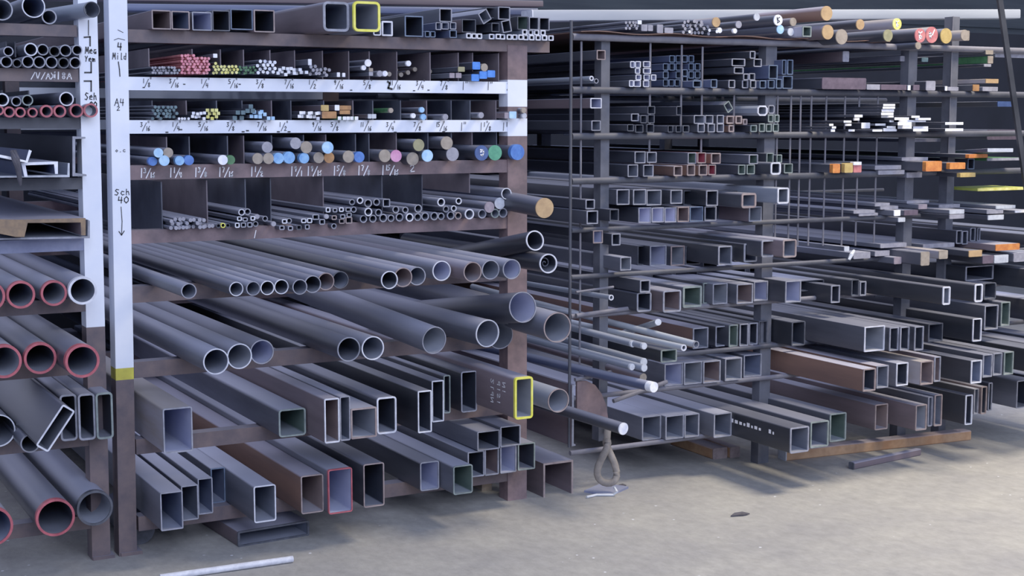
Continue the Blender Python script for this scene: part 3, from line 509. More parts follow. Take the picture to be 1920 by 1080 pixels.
for u0, v0, u1, v1, r in ((441, 422, 449, 431, 'bright'), (452, 422, 461, 431, 'raw'), (464, 422, 473, 431, 'raw'), (470, 406, 478, 414, 'bright'), (455, 408, 464, 415, 'raw'), (445, 406, 453, 414, 'bright'), (529, 411, 538, 419, 'bright'), (565, 410, 574, 418, 'bright'), (576, 409, 585, 418, 'bright'), (586, 402, 598, 412, 'raw'), (599, 415, 609, 425, 'raw'), (572, 421, 580, 430, 'raw'),
        (524, 423, 533, 431, 'raw'), (540, 424, 549, 432, 'raw'), (556, 422, 565, 431, 'darkrim'), (611, 389, 619, 398, 'bright'), (624, 390, 632, 398, 'raw'), (636, 389, 644, 397, 'bright'), (648, 389, 658, 397, 'raw'), (650, 401, 659, 409, 'raw'), (638, 402, 647, 410, 'raw'), (622, 404, 631, 412, 'rustrim'), (636, 413, 646, 422, 'rustrim'), (648, 412, 660, 424, 'rustrim'), (718, 373, 731, 388, 'raw')):
    T('B4', u0, v0, u1, v1, r, 'idark', 'steel', 1.6, rad=1.5, p=.04, L=2.5)
for u, v, d, e in ((482, 406, 9, 'egrey'), (513, 424, 9, 'egrey'), (612, 407, 9, 'egrey'), (917, 385, 20, 'emauve'), (938, 382, 21, 'esilver')): Bar('B4', u, v, d, e, 'steel', .04)
P('B4', 949, 364, 21, 'bright', 'igrey', 'steel', .06, p=.05, L=2.5, label='bright-rimmed dark pipe lying above the small pipes, beside rusty post')
Bar('B4', 1021, 390, 37, 'etan', 'dark', .3, to=(930, 373, .4), L=2.0, label='thick dark round bar with tan end, poking past the rusty post')
T('B4', 700, 350, 745, 364, 'darkrim', 'idark', 'steel', 2, p=-.8, L=2.0)
# ---- fifth: round pipes
for u, v, d, r, i, b in ((354, 546, 28, 'raw', 'imid', 'steel'), (443, 542, 26, 'bright', 'imid', 'dark'), (475, 541, 26, 'raw', 'imid', 'steel'), (501, 540, 26, 'bright', 'idark', 'steel'), (528, 538, 27, 'bright', 'idark', 'steel'), (563, 538, 28, 'raw', 'imid', 'dark'), (585, 533, 32, 'raw', 'idark', 'dark'), (611, 528, 32, 'rustrim', 'ibrown', 'steel'), (638, 525, 32, 'darkrim', 'imid', 'dark'),
        (732, 525, 33, 'bright', 'idark', 'black'), (757, 520, 36, 'rustrim', 'ibrown', 'steel'), (779, 518, 34, 'raw', 'imid', 'steel'), (828, 508, 37, 'bright', 'ilit', 'steel'), (886, 510, 37, 'rustrim', 'ibrown', 'brown'), (920, 506, 36, 'raw', 'imid', 'steel'), (959, 505, 37, 'raw', 'ilit', 'steel')): P('B5', u, v, d, r, i, b, .05)
P('B5', 1003, 451, 37, 'bright', 'idark', 'black', .07, p=.3, to=(885, 474, .5), L=1.4, label='black pipe with white rim crossing over the round pipes, past rusty post')
o = P('B5', 1028, 494, 36, 'bright', 'idark', 'black', .08, p=.35, to=(930, 478, .45), L=1.4, label='black pipe with white rim and another coil inside, just below crossing pipe')
bm = bmesh.new(); s = dz(1028, 494, 1); sweep(bm, [(math.cos(a*.55)*(1+a*.55)*s, .03, math.sin(a*.55)*(1+a*.55)*s) for a in range(20)], .0022, 6); link('inner_coil', finish(bm, 'inner_coil', ['rim_darkrim']), o)
for u, v, d, r, i, b in ((405, 678, 48, 'bright', 'imid', 'steel'), (449, 668, 47, 'bright', 'igrey', 'steel'), (491, 660, 45, 'raw', 'ilit', 'steel'), (654, 655, 45, 'raw', 'idark', 'dark'), (699, 653, 44, 'bright', 'imid', 'steel')): P('B6', u, v, d, r, i, b, .05)
P('B6', 814, 638, 51, 'raw', 'igrey', 'steel', .03, to=(650, 575, .62), L=1.3); P('B6', 938, 628, 52, 'raw', 'igrey', 'steel', .03, L=3.5, p=.1); P('B6', 914, 625, 51, 'bright', 'imid', 'steel', .04, to=(730, 577, .7), L=1.5)
P('B6', 980, 576, 57, 'raw', 'ilit', 'dark', .03, p=.34, to=(870, 583, .45), L=1.3, label='large dark pipe with pale bore lying across the other large pipes')
P('B6', 1045, 614, 56, 'rustrim', 'igrey', 'steel', .04, p=.42, to=(935, 583, .5), L=1.8, label='large grey pipe with rusty rim poking out past the rusty post')
# ---- seventh: big rectangular tubes
T('B7', 307, 763, 360, 848, 'raw', 'ilit', 'pale', 2.5, rad=4)
T('B7', 523, 766, 573, 818, 'greenrim', 'igreen', 'steel', 3, rad=6); T('B7', 609, 746, 636, 830, 'bright', 'ibrown', 'brown', 2.5, rad=3); T('B7', 638, 742, 656, 826, 'raw', 'imid', 'steel', 2, rad=3)
T('B7', 658, 764, 706, 821, 'rustrim', 'igrey', 'steel', 3, rad=3); T('B7', 707, 744, 743, 813, 'bright', 'idark', 'dark', 3, rad=6)
T('B7', 784, 732, 809, 811, 'bright', 'idark', 'black', 2, rad=2); T('B7', 810, 713, 832, 791, 'bright', 'idark', 'dark', 2, rad=2, p=.15); T('B7', 832, 704, 844, 776, 'greenrim', 'idark', 'dark', 2, rad=3, p=.1); T('B7', 868, 701, 897, 778, 'raw', 'idark', 'black', 2, rad=4, p=.12)
o = T('B7', 962, 707, 996, 786, 'yellow', 'igrey', 'brown', 4, rad=6, p=.42, label='brown rectangular tube with yellow painted rim and white chalk writing')
bm = bmesh.new(); s = dz(960, 750, 1); xs = min(v.co.x for v in o.data.vertices)-.0008
for j, (txt, yy) in enumerate((('2ldN', .16), ('diSi', .11), ('Ni', .07))):
    for k, ch in enumerate(txt):
        for ln in G[ch]:
            strokes(bm, [[(.05*(0 if j else 1)*0 + yy + b*.022, (22-11*k)*s - a_*9*s) for a_, b in ln]], 1.5*s, 0, 0)
for v in bm.verts: v.co = Vector((xs, v.co.x, v.co.z))
link('chalk_writing', finish(bm, 'chalk_writing', ['chalk'], False), o)
P('B7', 1047, 751, 44, 'rustrim', 'igrey', 'galv', .04, p=.38, label='light grey pipe with pinkish rim, beside the yellow-rimmed rectangular tube')
# ---- lowest
for u0, v0, u1, v1, r, i, b in ((302, 921, 342, 993, 'raw', 'iblue', 'steel'), (341, 909, 371, 975, 'raw', 'imid', 'steel'), (372, 895, 398, 963, 'raw', 'iblue', 'steel'), (397, 876, 422, 942, 'bluerim', 'iblue', 'steel'), (476, 909, 516, 978, 'bright', 'imid', 'steel'), (566, 889, 607, 961, 'rustrim', 'ibrown', 'rust'), (615, 878, 659, 962, 'red', 'ilit', 'steel'), (682, 868, 720, 950, 'rustrim', 'idark', 'dark'), (788, 865, 823, 919, 'raw', 'ilit', 'dark'), (850, 872, 886, 926, 'greenrim', 'igreen', 'steel')): T('B8', u0, v0, u1, v1, r, i, b, 2, rad=4 if u0 > 450 else 2)
for u0, v0, u1, v1, r, i in ((877, 846, 908, 894, 'raw', 'idark'), (909, 840, 935, 890, 'raw', 'ibrown'), (938, 835, 968, 886, 'raw', 'ilit'), (971, 830, 1003, 880, 'greenrim', 'idark')): T('B8', u0, v0, u1, v1, r, i, 'steel', 2, rad=2, p=.12)
T('B8', 895, 808, 937, 844, 'raw', 'idark', 'steel', 2, rad=2, p=.13); T('B8', 938, 799, 976, 837, 'raw', 'idark', 'steel', 2, rad=2, p=.13)
# ---- floor things by rack B
def floor_tube(u0, v0, u1, v1): pass
c = ptz(940, 920, .0); Y = c.y
k = dz(912, 910, 1, Y); bm = bmesh.new(); boxbm(bm, -10*k, 10*k, 0, .25, 0, 21*k); c = ptz(913, 920, 0)
o = link('wood_block', finish(bm, 'wood_block', ['wood']), None, c, (0, 0, -.1)); tag(o, 'short pale timber block on the floor under the lowest square tubes', 'block')
bm = bmesh.new()
Yc = ptz(1025, 932, 0).y; xl, xr = pt(1019, 900, Yc).x, pt(1074, 900, Yc).x; zt = pt(1046, 866, Yc).z
prof = [(xl, 0), (xl+.007, 0), (xl+.007, zt-.007), (xr-.007, zt-.007), (xr-.007, 0), (xr, 0), (xr, zt), (xl, zt)]
xm = (xl+xr)/2
o = solid_obj('steel_channel', [(x-xm, z) for x, z in prof], 1.8, 'brown', 'rim_rustrim', (xm, Yc, .0), .0, .003); tag(o, 'brown channel standing face down on the floor beyond the rusty post', 'channel')
# flat channel on the floor in front
A = ptz(448, 1027, 0); Bq = ptz(578, 1003, 0); dirx = (Bq-A); wd = dirx.length; an = math.atan2(dirx.y, dirx.x)
h_ = .055; r_ = rrect(wd, h_, .006, 2); q_ = rrect(wd-.012, h_-.012, .003, 2); m_ = (A+Bq)/2
o = tube_obj('rectangular_tube', r_, q_, .75, 'brown', 'imid', 'rim_darkrim', (m_.x, m_.y, h_/2), an*.6); tag(o, 'flat dark rectangular tube lying on the floor before the lowest tubes', 'tube')
A = ptz(300, 1083, .012); Bq = ptz(549, 1048, .012); d_ = Bq-A; bm = bmesh.new(); sweep(bm, [(0, 0, 0), tuple(d_)], .011, 14)
o = link('round_bar', finish(bm, 'round_bar', ['rim_bright']), None, A); tag(o, 'shiny silver round bar lying loose on the floor before the racks', 'bar')
Yw = ptz(262, 1040, 0).y+.12; c = pt(262, 1003, Yw); r_ = dz(262, 1003, 56, Yw)/2
o = solid_obj('round_bar', circ(r_, 28), .35, 'dark', 'rim_darkrim', (c.x, Yw, r_)); tag(o, 'short thick dark round offcut on the floor behind the white post', 'offcut')
for nm, u, v, s, lab in (('metal_scrap', 1386, 966, .04, 'small dark metal scrap lying on the bare concrete floor'), ('metal_scrap', 1165, 912, .02, 'tiny dark scrap on the floor beside the sling plate')):
    c = ptz(u, v, .002); bm = bmesh.new(); vs = [bm.verts.new(q) for q in ((-s, 0, 0), (-s*.3, s*.35, .004), (s*.5, s*.2, .006), (s, -.3*s, .001), (s*.2, -s*.35, 0))]
    f = bm.faces.new(vs); r = bmesh.ops.extrude_face_region(bm, geom=[f]); bmesh.ops.translate(bm, verts=[v_ for v_ in r['geom'] if isinstance(v_, bmesh.types.BMVert)], vec=(0, 0, .004))
    o = link(nm, finish(bm, nm, ['strap'], False), None, c); tag(o, lab, 'scrap')
# ---- rack C, topmost shelf: solid bars and bundles
for u, v, d, e, b in ((1550, 25, 27, 'etan', 'rust'), (1487, 41, 15, 'ebeige', 'brown'), (1459, 38, 20, 'ewhite', 'dark'), (1463, 55, 16, 'eltblue', 'steel'), (1485, 60, 14, 'esilver', 'steel'), (1552, 63, 27, 'etan', 'brown'), (1578, 69, 28, 'ebeige', 'dark'), (1613, 46, 19, 'etan', 'dark'), (1682, 45, 21, 'eyellow', 'pale'),
        (1665, 67, 22, 'eolive', 'dark'), (1725, 66, 26, 'ered', 'dark'), (1747, 64, 30, 'ered', 'pale'), (1774, 67, 28, 'estraw', 'dark'), (1809, 66, 20, 'ebeige', 'pale'), (1722, 84, 13, 'ebeige', 'dark'), (1342, 43, 18, 'etan', 'pale'), (1349, 57, 10, 'ewhite', 'dark'), (1385, 46, 13, 'egrey', 'dark'), (1378, 58, 9, 'ewhite', 'dark'), (1419, 32, 13, 'esilver', 'dark')):
    ob = Bar('C0', u, v, d, e, b, .12 if u > 1500 else .05, L=2)
    if (e == 'ered') or u in (1459, 1682):
        bm = bmesh.new(); s = dz(u, v, 1)*d/26; strokes(bm, [[(4*s, 7*s), (-4*s, 3*s), (4*s, -3*s), (-3*s, -7*s)], [(-4*s, 7*s), (-2*s, -6*s)]] if u != 1747 else [[(5*s, 8*s), (1*s, 0)], [(-5*s, 4*s), (-1*s, 1*s), (-3*s, -5*s), (-6*s, 0), (-5*s, 4*s)]], 2.2*s, -.002, 0)
        link('chalk_mark', finish(bm, 'chalk_mark', ['chalk' if u != 1459 else 'ink']), ob)
T('C0', 1502, 49, 1519, 69, 'greenrim', 'igreen', 'pale', 2.5, rad=1, p=.1)
bundle('C0', 1171, 1198, 37, 56, 12, 5.5, 'egrey', 'thin grey rod in the bundle under the long pale beam', 'thin rods under the pale beam', 'dark', p=.0)
bundle('C0', 1278, 1330, 40, 64, 26, 6.5, 'egrey', 'thin grey rod in the wide bundle beside a tan-ended bar', 'thin rods beside the tan-ended bar', 'dark', p=.02)
for a, b, c_, d in ((1194, 39, 1201, 46), (1201, 46, 1212, 58), (1215, 47, 1224, 58), (1232, 46, 1243, 62), (1246, 52, 1262, 62)): Flat('C0', a, b, c_, d, 'ewhite' if a < 1200 else 'egrey', 'dark', .0)
for u in (1294, 1330, 1345): Bar('C0', u, 59, 6, 'ewhite', 'dark', .05, part_=False)
for a, b, c_, d, e in ((1791, 57, 1818, 76, 'ebeige'),): Flat('C0', a, b, c_, d, e, 'pale', -.1)
# long pale beam lying along the top, and beams behind
def long_beam(name, a, b, hpx, m, m2, lab, Y):
    A, B_ = pt(a[0], a[1], Y), pt(b[0], b[1], Y); d = B_-A; L = d.length; h = dz(a[0], a[1], hpx, Y)
    prof = rrect(.09, h, .006, 2)
    o = solid_obj(name, prof, L, m, m2, A); o.rotation_euler = d.to_track_quat('Y', 'Z').to_euler(); tag(o, lab, 'beam'); return o
long_beam('long_beam', (988, 30), (1900, 27), 21, 'whitepipe', 'rim_bright', 'long pale grey beam laid along the very top of the racks', Y0+.35)
long_beam('long_beam', (230, 15), (1000, 23), 14, 'blued', 'rim_raw', 'bluish steel beam lying behind the square tubes on the topmost shelf', Y0+1.0)
long_beam('long_beam', (-60, -8), (1010, 8), 14, 'brown', 'rim_darkrim', 'dark brown beam high behind the topmost square tubes', Y0+1.4)
# ---- small tubes of the shelves near eye level
def tubes(rk, rows_, rim='raw', inn='idark', body='dark', w=1.6, p=None, **k):
    for a, b, c_, d in rows_: T(rk, a, b, c_, d, rim, inn, body, w, p=p, rad=1.2, **k)
T('C1', 1119, 94, 1135, 112, 'rustrim', 'ibrown', 'dark', 1.5, rad=1); P('C1', 1109, 147, 9, 'bright', 'idark', 'galv', .22); P('C1', 1118, 152, 9, 'raw', 'idark', 'galv', .1, L=1)
T('C2', 1107, 184, 1128, 203, 'bright', 'ilit', 'brown', 1.6, rad=1); T('C2', 1184, 213, 1198, 227, 'raw', 'idark', 'dark', 1.4, rad=1, L=4); T('C2', 1109, 226, 1126, 245, 'raw', 'imid', 'dark', 1.4, rad=1)
tubes('C1', [(1182, 115, 1190, 127), (1191, 115, 1201, 127), (1206, 115, 1219, 126), (1191, 128, 1200, 138), (1206, 128, 1220, 138), (1192, 140, 1202, 150), (1208, 140, 1219, 150), (1220, 140, 1229, 151), (1180, 151, 1188, 163), (1188, 151, 1201, 163), (1206, 151, 1217, 163)], 'bright', 'ilit', 'dark', 1.2)
tubes('C1', [(1243+i*12, 104+j*15, 1253+i*12, 117+j*15) for j in range(4) for i in range(6) if (i*3+j) % 5], 'bluerim', 'idark', 'blued', 1.2, p=-.05)
tubes('C1', [(1372, 110, 1397, 124), (1406, 96, 1416, 110), (1413, 110, 1428, 125), (1376, 126, 1394, 138), (1366, 152, 1378, 167), (1394, 140, 1404, 152), (1404, 139, 1415, 152), (1393, 153, 1404, 168), (1405, 153, 1416, 168)], 'raw', 'idark', 'dark', 1.6)
tubes('C1', [(1296, 152, 1312, 165), (1330, 150, 1342, 166), (1424, 152, 1436, 167), (1440, 152, 1452, 168), (1455, 150, 1466, 168), (1441, 122, 1458, 148), (1466, 112, 1474, 140), (1476, 112, 1487, 140), (1467, 142, 1486, 166)], 'bluerim', 'idark', 'blued', 1.6)
T('C2', 1356, 188, 1375, 213, 'greenrim', 'imid', 'dark', 1.3, side=(14, 18), rot=.6, rad=1); T('C2', 1420, 198, 1439, 217, 'bright', 'imid', 'galv', 3, rad=5, p=.1, label='thick white-rimmed square tube on top of small tubes, third shelf'); T('C2', 1440, 197, 1452, 213, 'raw', 'imid', 'dark', 2, rad=3)
tubes('C2', [(1301, 217, 1321, 233), (1322, 217, 1337, 233), (1344, 217, 1357, 233), (1308, 234, 1321, 250), (1327, 234, 1340, 250), (1344, 234, 1357, 250)], 'raw', 'imid', 'dark', 1.5)
tubes('C2', [(1362, 217, 1376, 232), (1379, 217, 1391, 232), (1393, 223, 1401, 234), (1366, 236, 1376, 249)], 'rustrim', 'ibrown', 'rust', 2.5)
tubes('C2', [(1407, 234, 1419, 247), (1423, 230, 1434, 246), (1436, 231, 1447, 246), (1449, 231, 1460, 246), (1440, 215, 1450, 229), (1452, 215, 1461, 229)], 'greenrim', 'igreen', 'dark', 2)
tubes('C2', [(1200, 216, 1212, 231), (1214, 215, 1227, 231), (1176, 233, 1188, 246), (1191, 232, 1206, 247), (1212, 231, 1226, 247), (1252, 234, 1262, 247), (1267, 234, 1277, 247), (1280, 234, 1292, 247), (1214, 199, 1228, 214), (1268, 199, 1278, 216)], 'darkrim', 'idark', 'dark', 1.4)
tubes('C3', [(1190, 284, 1210, 306), (1213, 285, 1231, 305), (1177, 308, 1196, 331), (1206, 308, 1225, 330)], 'raw', 'imid', 'dark', 1.4)
tubes('C3', [(1290, 286, 1306, 307), (1405, 290, 1422, 308)], 'raw', 'igreen', 'steel', 1.6); tubes('C3', [(1307, 286, 1323, 306), (1328, 311, 1342, 330)], 'rustrim', 'ired', 'ered', 1.4); tubes('C3', [(1333, 287, 1351, 307), (1263, 309, 1279, 328), (1288, 310, 1303, 331), (1310, 310, 1326, 330)], 'rustrim', 'ibrown', 'rust', 2)
tubes('C3', [(1384, 312, 1397, 330), (1400, 312, 1415, 330), (1437, 290, 1450, 309), (1456, 290, 1466, 305), (1470, 309, 1486, 327)], 'greenrim', 'igreen', 'dark', 1.5); T('C3', 1444, 308, 1463, 331, 'bright', 'idark', 'dark', 3, rad=5, p=.12, label='thick white-rimmed square tube, fourth shelf beside the second upright')
# left end of rack C, between front rod and first upright
T('C4', 1098, 374, 1115, 392, 'raw', 'idark', 'dark', 1.6, rad=1, p=.05); T('C4', 1100, 395, 1121, 420, 'raw', 'idark', 'dark', 1.8, rad=1, p=.08); T('C4', 1143, 392, 1160, 415, 'darkrim', 'idark', 'dark', 1.8, rad=1, p=.05); T('C5', 1147, 438, 1163, 460, 'raw', 'idark', 'dark', 1.6, rad=1, p=.05); T('C5', 1112, 432, 1130, 456, 'rustrim', 'ilit', 'dark', 1.6, rad=1, p=.02); T('C5', 1163, 482, 1183, 507, 'raw', 'igrey', 'steel', 1.6, rad=1, p=.1)
# C4
tubes('C4', [(1156, 355, 1180, 384), (1187, 355, 1211, 384), (1212, 356, 1240, 385), (1257, 356, 1279, 382)], 'raw', 'imid', 'dark', 1.6); T('C4', 1324, 357, 1346, 386, 'raw', 'idark', 'black', 1.6, rad=1, p=.05); T('C4', 1390, 362, 1418, 390, 'rustrim', 'imid', 'dark', 4, rad=5, p=.12); T('C4', 1453, 352, 1475, 382, 'bright', 'imid', 'galv', 3, rad=4, p=.2, label='white-rimmed light grey square tube poking out by the second upright')
tubes('C4', [(1197, 389, 1221, 418), (1222, 389, 1245, 417), (1246, 389, 1268, 417)], 'raw', 'ilitwhite', 'dark', 1.6, p=.03); T('C4', 1270, 388, 1292, 416, 'rustrim', 'ibrown', 'brown', 1.6, rad=1, p=.03); T('C4', 1293, 387, 1318, 415, 'bluerim', 'iblue', 'dark', 1.6, rad=1, p=.03); T('C4', 1321, 387, 1343, 414, 'raw', 'idark', 'black', 1.6, rad=1, p=.03); T('C4', 1346, 388, 1380, 414, 'darkrim', 'igrey', 'steel', 2, rad=1, p=-.15); T('C4', 1404, 389, 1428, 417, 'raw', 'igrey', 'brown', 2, rad=1, p=.06)
# C5
tubes('C5', [(1195, 460, 1220, 497), (1287, 461, 1315, 496)], 'darkrim', 'idark', 'dark', 2); T('C5', 1221, 460, 1252, 498, 'raw', 'ilit', 'dark', 2, rad=1); T('C5', 1255, 461, 1281, 498, 'rustrim', 'igrey', 'dark', 2, rad=1)
T('C5', 1348, 461, 1374, 497, 'raw', 'imid', 'black', 2.4, rad=2, p=.12); T('C5', 1398, 456, 1423, 491, 'raw', 'imid', 'black', 3, rad=3, p=.2); T('C5', 1432, 455, 1456, 487, 'raw', 'idark', 'dark', 3, rad=4, p=.3); T('C5', 1463, 449, 1489, 483, 'rustrim', 'imid', 'brown', 3, rad=4, p=.36)
# C6
T('C6', 1200, 525, 1219, 548, 'raw', 'idark', 'dark', 2, rad=1, p=.1); T('C6', 1196, 548, 1223, 584, 'raw', 'idark', 'dark', 2.5, rad=4); T('C6', 1243, 544, 1277, 585, 'raw', 'ibrown', 'brown', 3, rad=4); T('C6', 1280, 536, 1316, 576, 'greenrim', 'igreen', 'steel', 4, rad=3); T('C6', 1318, 530, 1335, 569, 'greenrim', 'igreen', 'dark', 2, rad=1); T('C6', 1336, 531, 1364, 570, 'raw', 'igrey', 'steel', 2, rad=1)
T('C6', 1381, 532, 1412, 569, 'raw', 'ibrown', 'steel', 2, rad=1); T('C6', 1413, 527, 1440, 564, 'raw', 'ilit', 'steel', 2, rad=1); T('C6', 1472, 526, 1502, 567, 'raw', 'ilit', 'dark', 2, rad=1)
# C7
T('C7', 1299, 614, 1328, 653, 'raw', 'imid', 'rust', 2, rad=1); tubes('C7', [(1344, 611, 1363, 649), (1384, 607, 1401, 649)], 'raw', 'idark', 'black', 2); T('C7', 1364, 609, 1381, 650, 'greenrim', 'igreen', 'dark', 2, rad=1); T('C7', 1404, 605, 1421, 646, 'raw', 'idark', 'black', 2, rad=1); T('C7', 1422, 601, 1439, 645, 'darkrim', 'idark', 'black', 2, rad=1)
# C8
T('C8', 1239, 655, 1269, 679, 'greenrim', 'igreen', 'black', 2.5, rad=3, p=.3, label='dark tube with green bore lying on the five bright open square tubes')
for a, b, c_, d, i in ((1246, 681, 1281, 723, 'ilit'), (1282, 678, 1316, 720, 'igrey'), (1318, 676, 1351, 717, 'ibrown'), (1359, 671, 1391, 713, 'igrey'), (1394, 664, 1428, 706, 'iblue')): T('C8', a, b, c_, d, 'raw', i, 'steel', 2, rad=1, band=.002)
# C9
for a, b, c_, d in ((1205, 779, 1241, 824), (1246, 778, 1281, 823), (1283, 775, 1311, 819), (1338, 774, 1372, 819)): T('C9', a, b, c_, d, 'raw', 'imid', 'steel', 2.2, rad=2)
o = T('C9', 1481, 800, 1517, 848, 'raw', 'imid', 'black', 2.6, rad=3, label='black square tube with printed white lettering down its side, lowest shelf')
xs = min(v.co.x for v in o.data.vertices)-.0008; bm = bmesh.new(); yy = .1; s = .0019
for k in range(26):
    if k in (2, 3, 18, 19, 24): yy += .02; continue
    h = random.uniform(5, 9)*s; wd_ = random.uniform(.008, .022)
    bm.faces.new([bm.verts.new((xs, yy, .006)), bm.verts.new((xs, yy+wd_, .006)), bm.verts.new((xs, yy+wd_, .006+h)), bm.verts.new((xs, yy, .006+h))]); yy += wd_+.01
link('printed_lettering', finish(bm, 'printed_lettering', ['chalk'], False), o)
T('C9', 1519, 789, 1554, 838, 'greenrim', 'imid', 'dark', 2.6, rad=3); T('C9', 1555, 774, 1587, 827, 'greenrim', 'igreen', 'dark', 2.6, rad=3)
# loose round pipes and bars lying over the first upright
P('C7', 1305, 646, 13, 'raw', 'imid', 'whitepipe', .12, p=.42, to=(1120, 598, .62), L=1.6, label='long whitish pipe slanting over the open square tubes, uppermost of the loose pipes')
P('C7', 1282, 652, 12, 'bright', 'imid', 'whitepipe', .2, p=.46, to=(1075, 605, .75), L=1.6, label='long whitish pipe directly below the uppermost loose pipe')
Bar('C7', 1234, 604, 12, 'esilver', 'whitepipe', .2, to=(1190, 618, .3), L=.8, label='short pale rounded bar pointing the other way behind the loose pipes')
Bar('C7', 1187, 645, 12, 'esilver', 'galv', .3, to=(1080, 617, .38), L=1.4, label='pale grey round bar ending behind the second loose pipe'); Bar('C7', 1208, 649, 12, 'esilver', 'galv', .36, to=(1090, 618, .42), L=1.4, label='pale grey round bar squeezed under the second loose pipe')
Bar('C8', 1207, 679, 15, 'esilver', 'galv', .3, to=(1085, 645, .42), L=1.5, label='thick pale grey round bar, upper one of the lower loose bars'); Bar('C8', 1185, 688, 12, 'esilver', 'galv', .34, to=(1080, 660, .37), L=1.5, label='thin pale grey round bar, shortest of the lower loose bars'); Bar('C8', 1208, 690, 13, 'esilver', 'galv', .37, to=(1085, 657, .42), L=1.5, label='pale grey round bar touching the underside of the upper loose bar')
Bar('C8', 1206, 708, 15, 'ebeige', 'brown', .2, to=(1085, 672, .42), L=1.5, label='brownish round bar behind the white-ended loose bar')
Bar('C8', 1226, 726, 19, 'ewhite', 'blued', .45, to=(1040, 682, .62), L=1.6, label='long bluish bar with shiny white end, pointing over the rust plate', band=.03)
P('C6', 1146, 558, 10, 'bright', 'imid', 'galv', .15, p=.15, to=(1080, 547, .25), L=1.4, label='thin light pipe poking out by the first upright, seventh shelf')
Bar('C9', 1169, 804, 22, 'ewhite', 'dark', .4, to=(1085, 778, .25), L=1.6, label='dark round bar with white end, beside the hanging sling loop')
# steel plate channel and rust gusset at the front rod
Yp = Y0-.03; c = pt(1074, 780, Yp)
prof = [(-.004, 0), (.012, 0), (.012, .006), (.004, .006), (.004, .238), (.012, .238), (.012, .244), (-.004, .244)]
o = solid_obj('steel_channel', prof, 2.2, 'brown', 'rim_raw', (c.x, Yp, zof(1074, 836, Yp)), .0, .003); tag(o, 'tall brown channel on edge at the foot of the thin front rod', 'channel')
bm = bmesh.new(); A = pt(1082, 795, Y0-.02); pr = [(1082, 715), (1100, 714), (1116, 722), (1128, 738), (1137, 760), (1141, 790), (1110, 785), (1082, 776)]
f0 = [bm.verts.new(pt(u, v, Y0-.02)) for u, v in pr]; f1 = [bm.verts.new(pt(u, v, Y0-.02)+Vector((0, .012, 0))) for u, v in pr]; bridge(bm, f0, f1); bm.faces.new(f0); bm.faces.new(f1)
part(RC, 'gusset_plate', bm, ['frame_rust'])
for (a, b, r) in (((1080, 592), (1190, 577), .009), ((1080, 548), (1150, 538), .005), ((1150, 752), (1250, 716), .009), ((1078, 712), (1180, 690), .008)):
    bm = bmesh.new(); sweep(bm, [pt(a[0], a[1], Y0-.03), pt(b[0], b[1], Y0-.01)], r, 10); part(RC, 'rail_arm', bm, ['frame_mid'], True)
# sling loop hanging on the rail, and the plate below
Ys = Y0-.10; k = dz(1138, 870, 1, Ys); lo = []
for i in range(28):
    t = i/28*2*math.pi; uu = math.sin(t)*(20*(.5-.5*math.cos(t))**.75+1.0)
    lo.append(pt(1138+uu, 866-40*math.cos(t), Ys) + Vector((0, .016*math.sin(2*t), 0)))
bm = bmesh.new(); sweep(bm, lo, 6.6*k, 12, True); top = pt(1138, 822, Ys)
sweep(bm, [top + Vector((0, 0, -.01)), pt(1139, 806, Ys+.03), pt(1139, 800, Ys+.07), pt(1139, 812, Y0+.03)], .014, 10)
o = link('lifting_sling', finish(bm, 'lifting_sling', ['sling'])); tag(o, 'grey-brown teardrop sling loop hanging from the lowest round rail', 'sling')
c = ptz(1137, 914, .012); bm = bmesh.new(); boxbm(bm, -.075, .075, -.06, .06, 0, .008)
o = link('base_plate', finish(bm, 'base_plate', ['frame_blue'], False), None, (c.x, c.y, .0), (0, 0, .5)); tag(o, 'square steel plate on the floor under the hanging sling loop', 'plate')
bm = bmesh.new(); sweep(bm, [ptz(1100, 932, .006), ptz(1118, 928, .006), ptz(1150, 928, .006), ptz(1157, 922, .02), ptz(1152, 914, .03)], .005, 8)
o = link('white_cable', finish(bm, 'white_cable', ['cable_white'])); tag(o, 'short white cable end lying in front of the square plate', 'cable')
# ---- far bay: flats, tubes
far = [(1656, 195, 1679, 199), (1655, 200, 1679, 204), (1653, 205, 1677, 210), (1652, 211, 1676, 216), (1602, 215, 1618, 220), (1600, 221, 1612, 226), (1652, 222, 1676, 226), (1677, 222, 1705, 227), (1709, 217, 1725, 221), (1716, 222, 1746, 226), (1582, 226, 1597, 230), (1584, 232, 1597, 236), (1684, 227, 1737, 231), (1668, 228, 1676, 232), (1615, 232, 1632, 243), (1641, 233, 1661, 237), (1663, 233, 1680, 237),
       (1683, 232, 1710, 238), (1683, 239, 1710, 246), (1636, 239, 1655, 243), (1656, 238, 1680, 244), (1712, 237, 1741, 241), (1712, 242, 1741, 247), (1772, 229, 1807, 234), (1772, 240, 1807, 245), (1558, 243, 1566, 248), (1560, 237, 1568, 241), (1591, 243, 1603, 247), (1658, 244, 1682, 248), (1555, 232, 1563, 236)]
for q in far: Flat('D2', *q, 'ewhite', 'dark', .06+random.uniform(0, .1), L=1.5, part_=False)
for q, e in (((1561, 312, 1575, 329), 'eorange'), ((1583, 310, 1599, 328), 'estraw'), ((1600, 314, 1615, 328), 'ered'), ((1600, 307, 1615, 313), 'ewhite'), ((1731, 312, 1762, 331), 'eorange'), ((1780, 305, 1810, 317), 'eorange'), ((1800, 324, 1829, 332), 'estraw'), ((1816, 289, 1852, 296), 'eorange')): Flat('D3', *q, e, 'dark', .1+.05*(q[0] > 1700), L=3, band=.02)
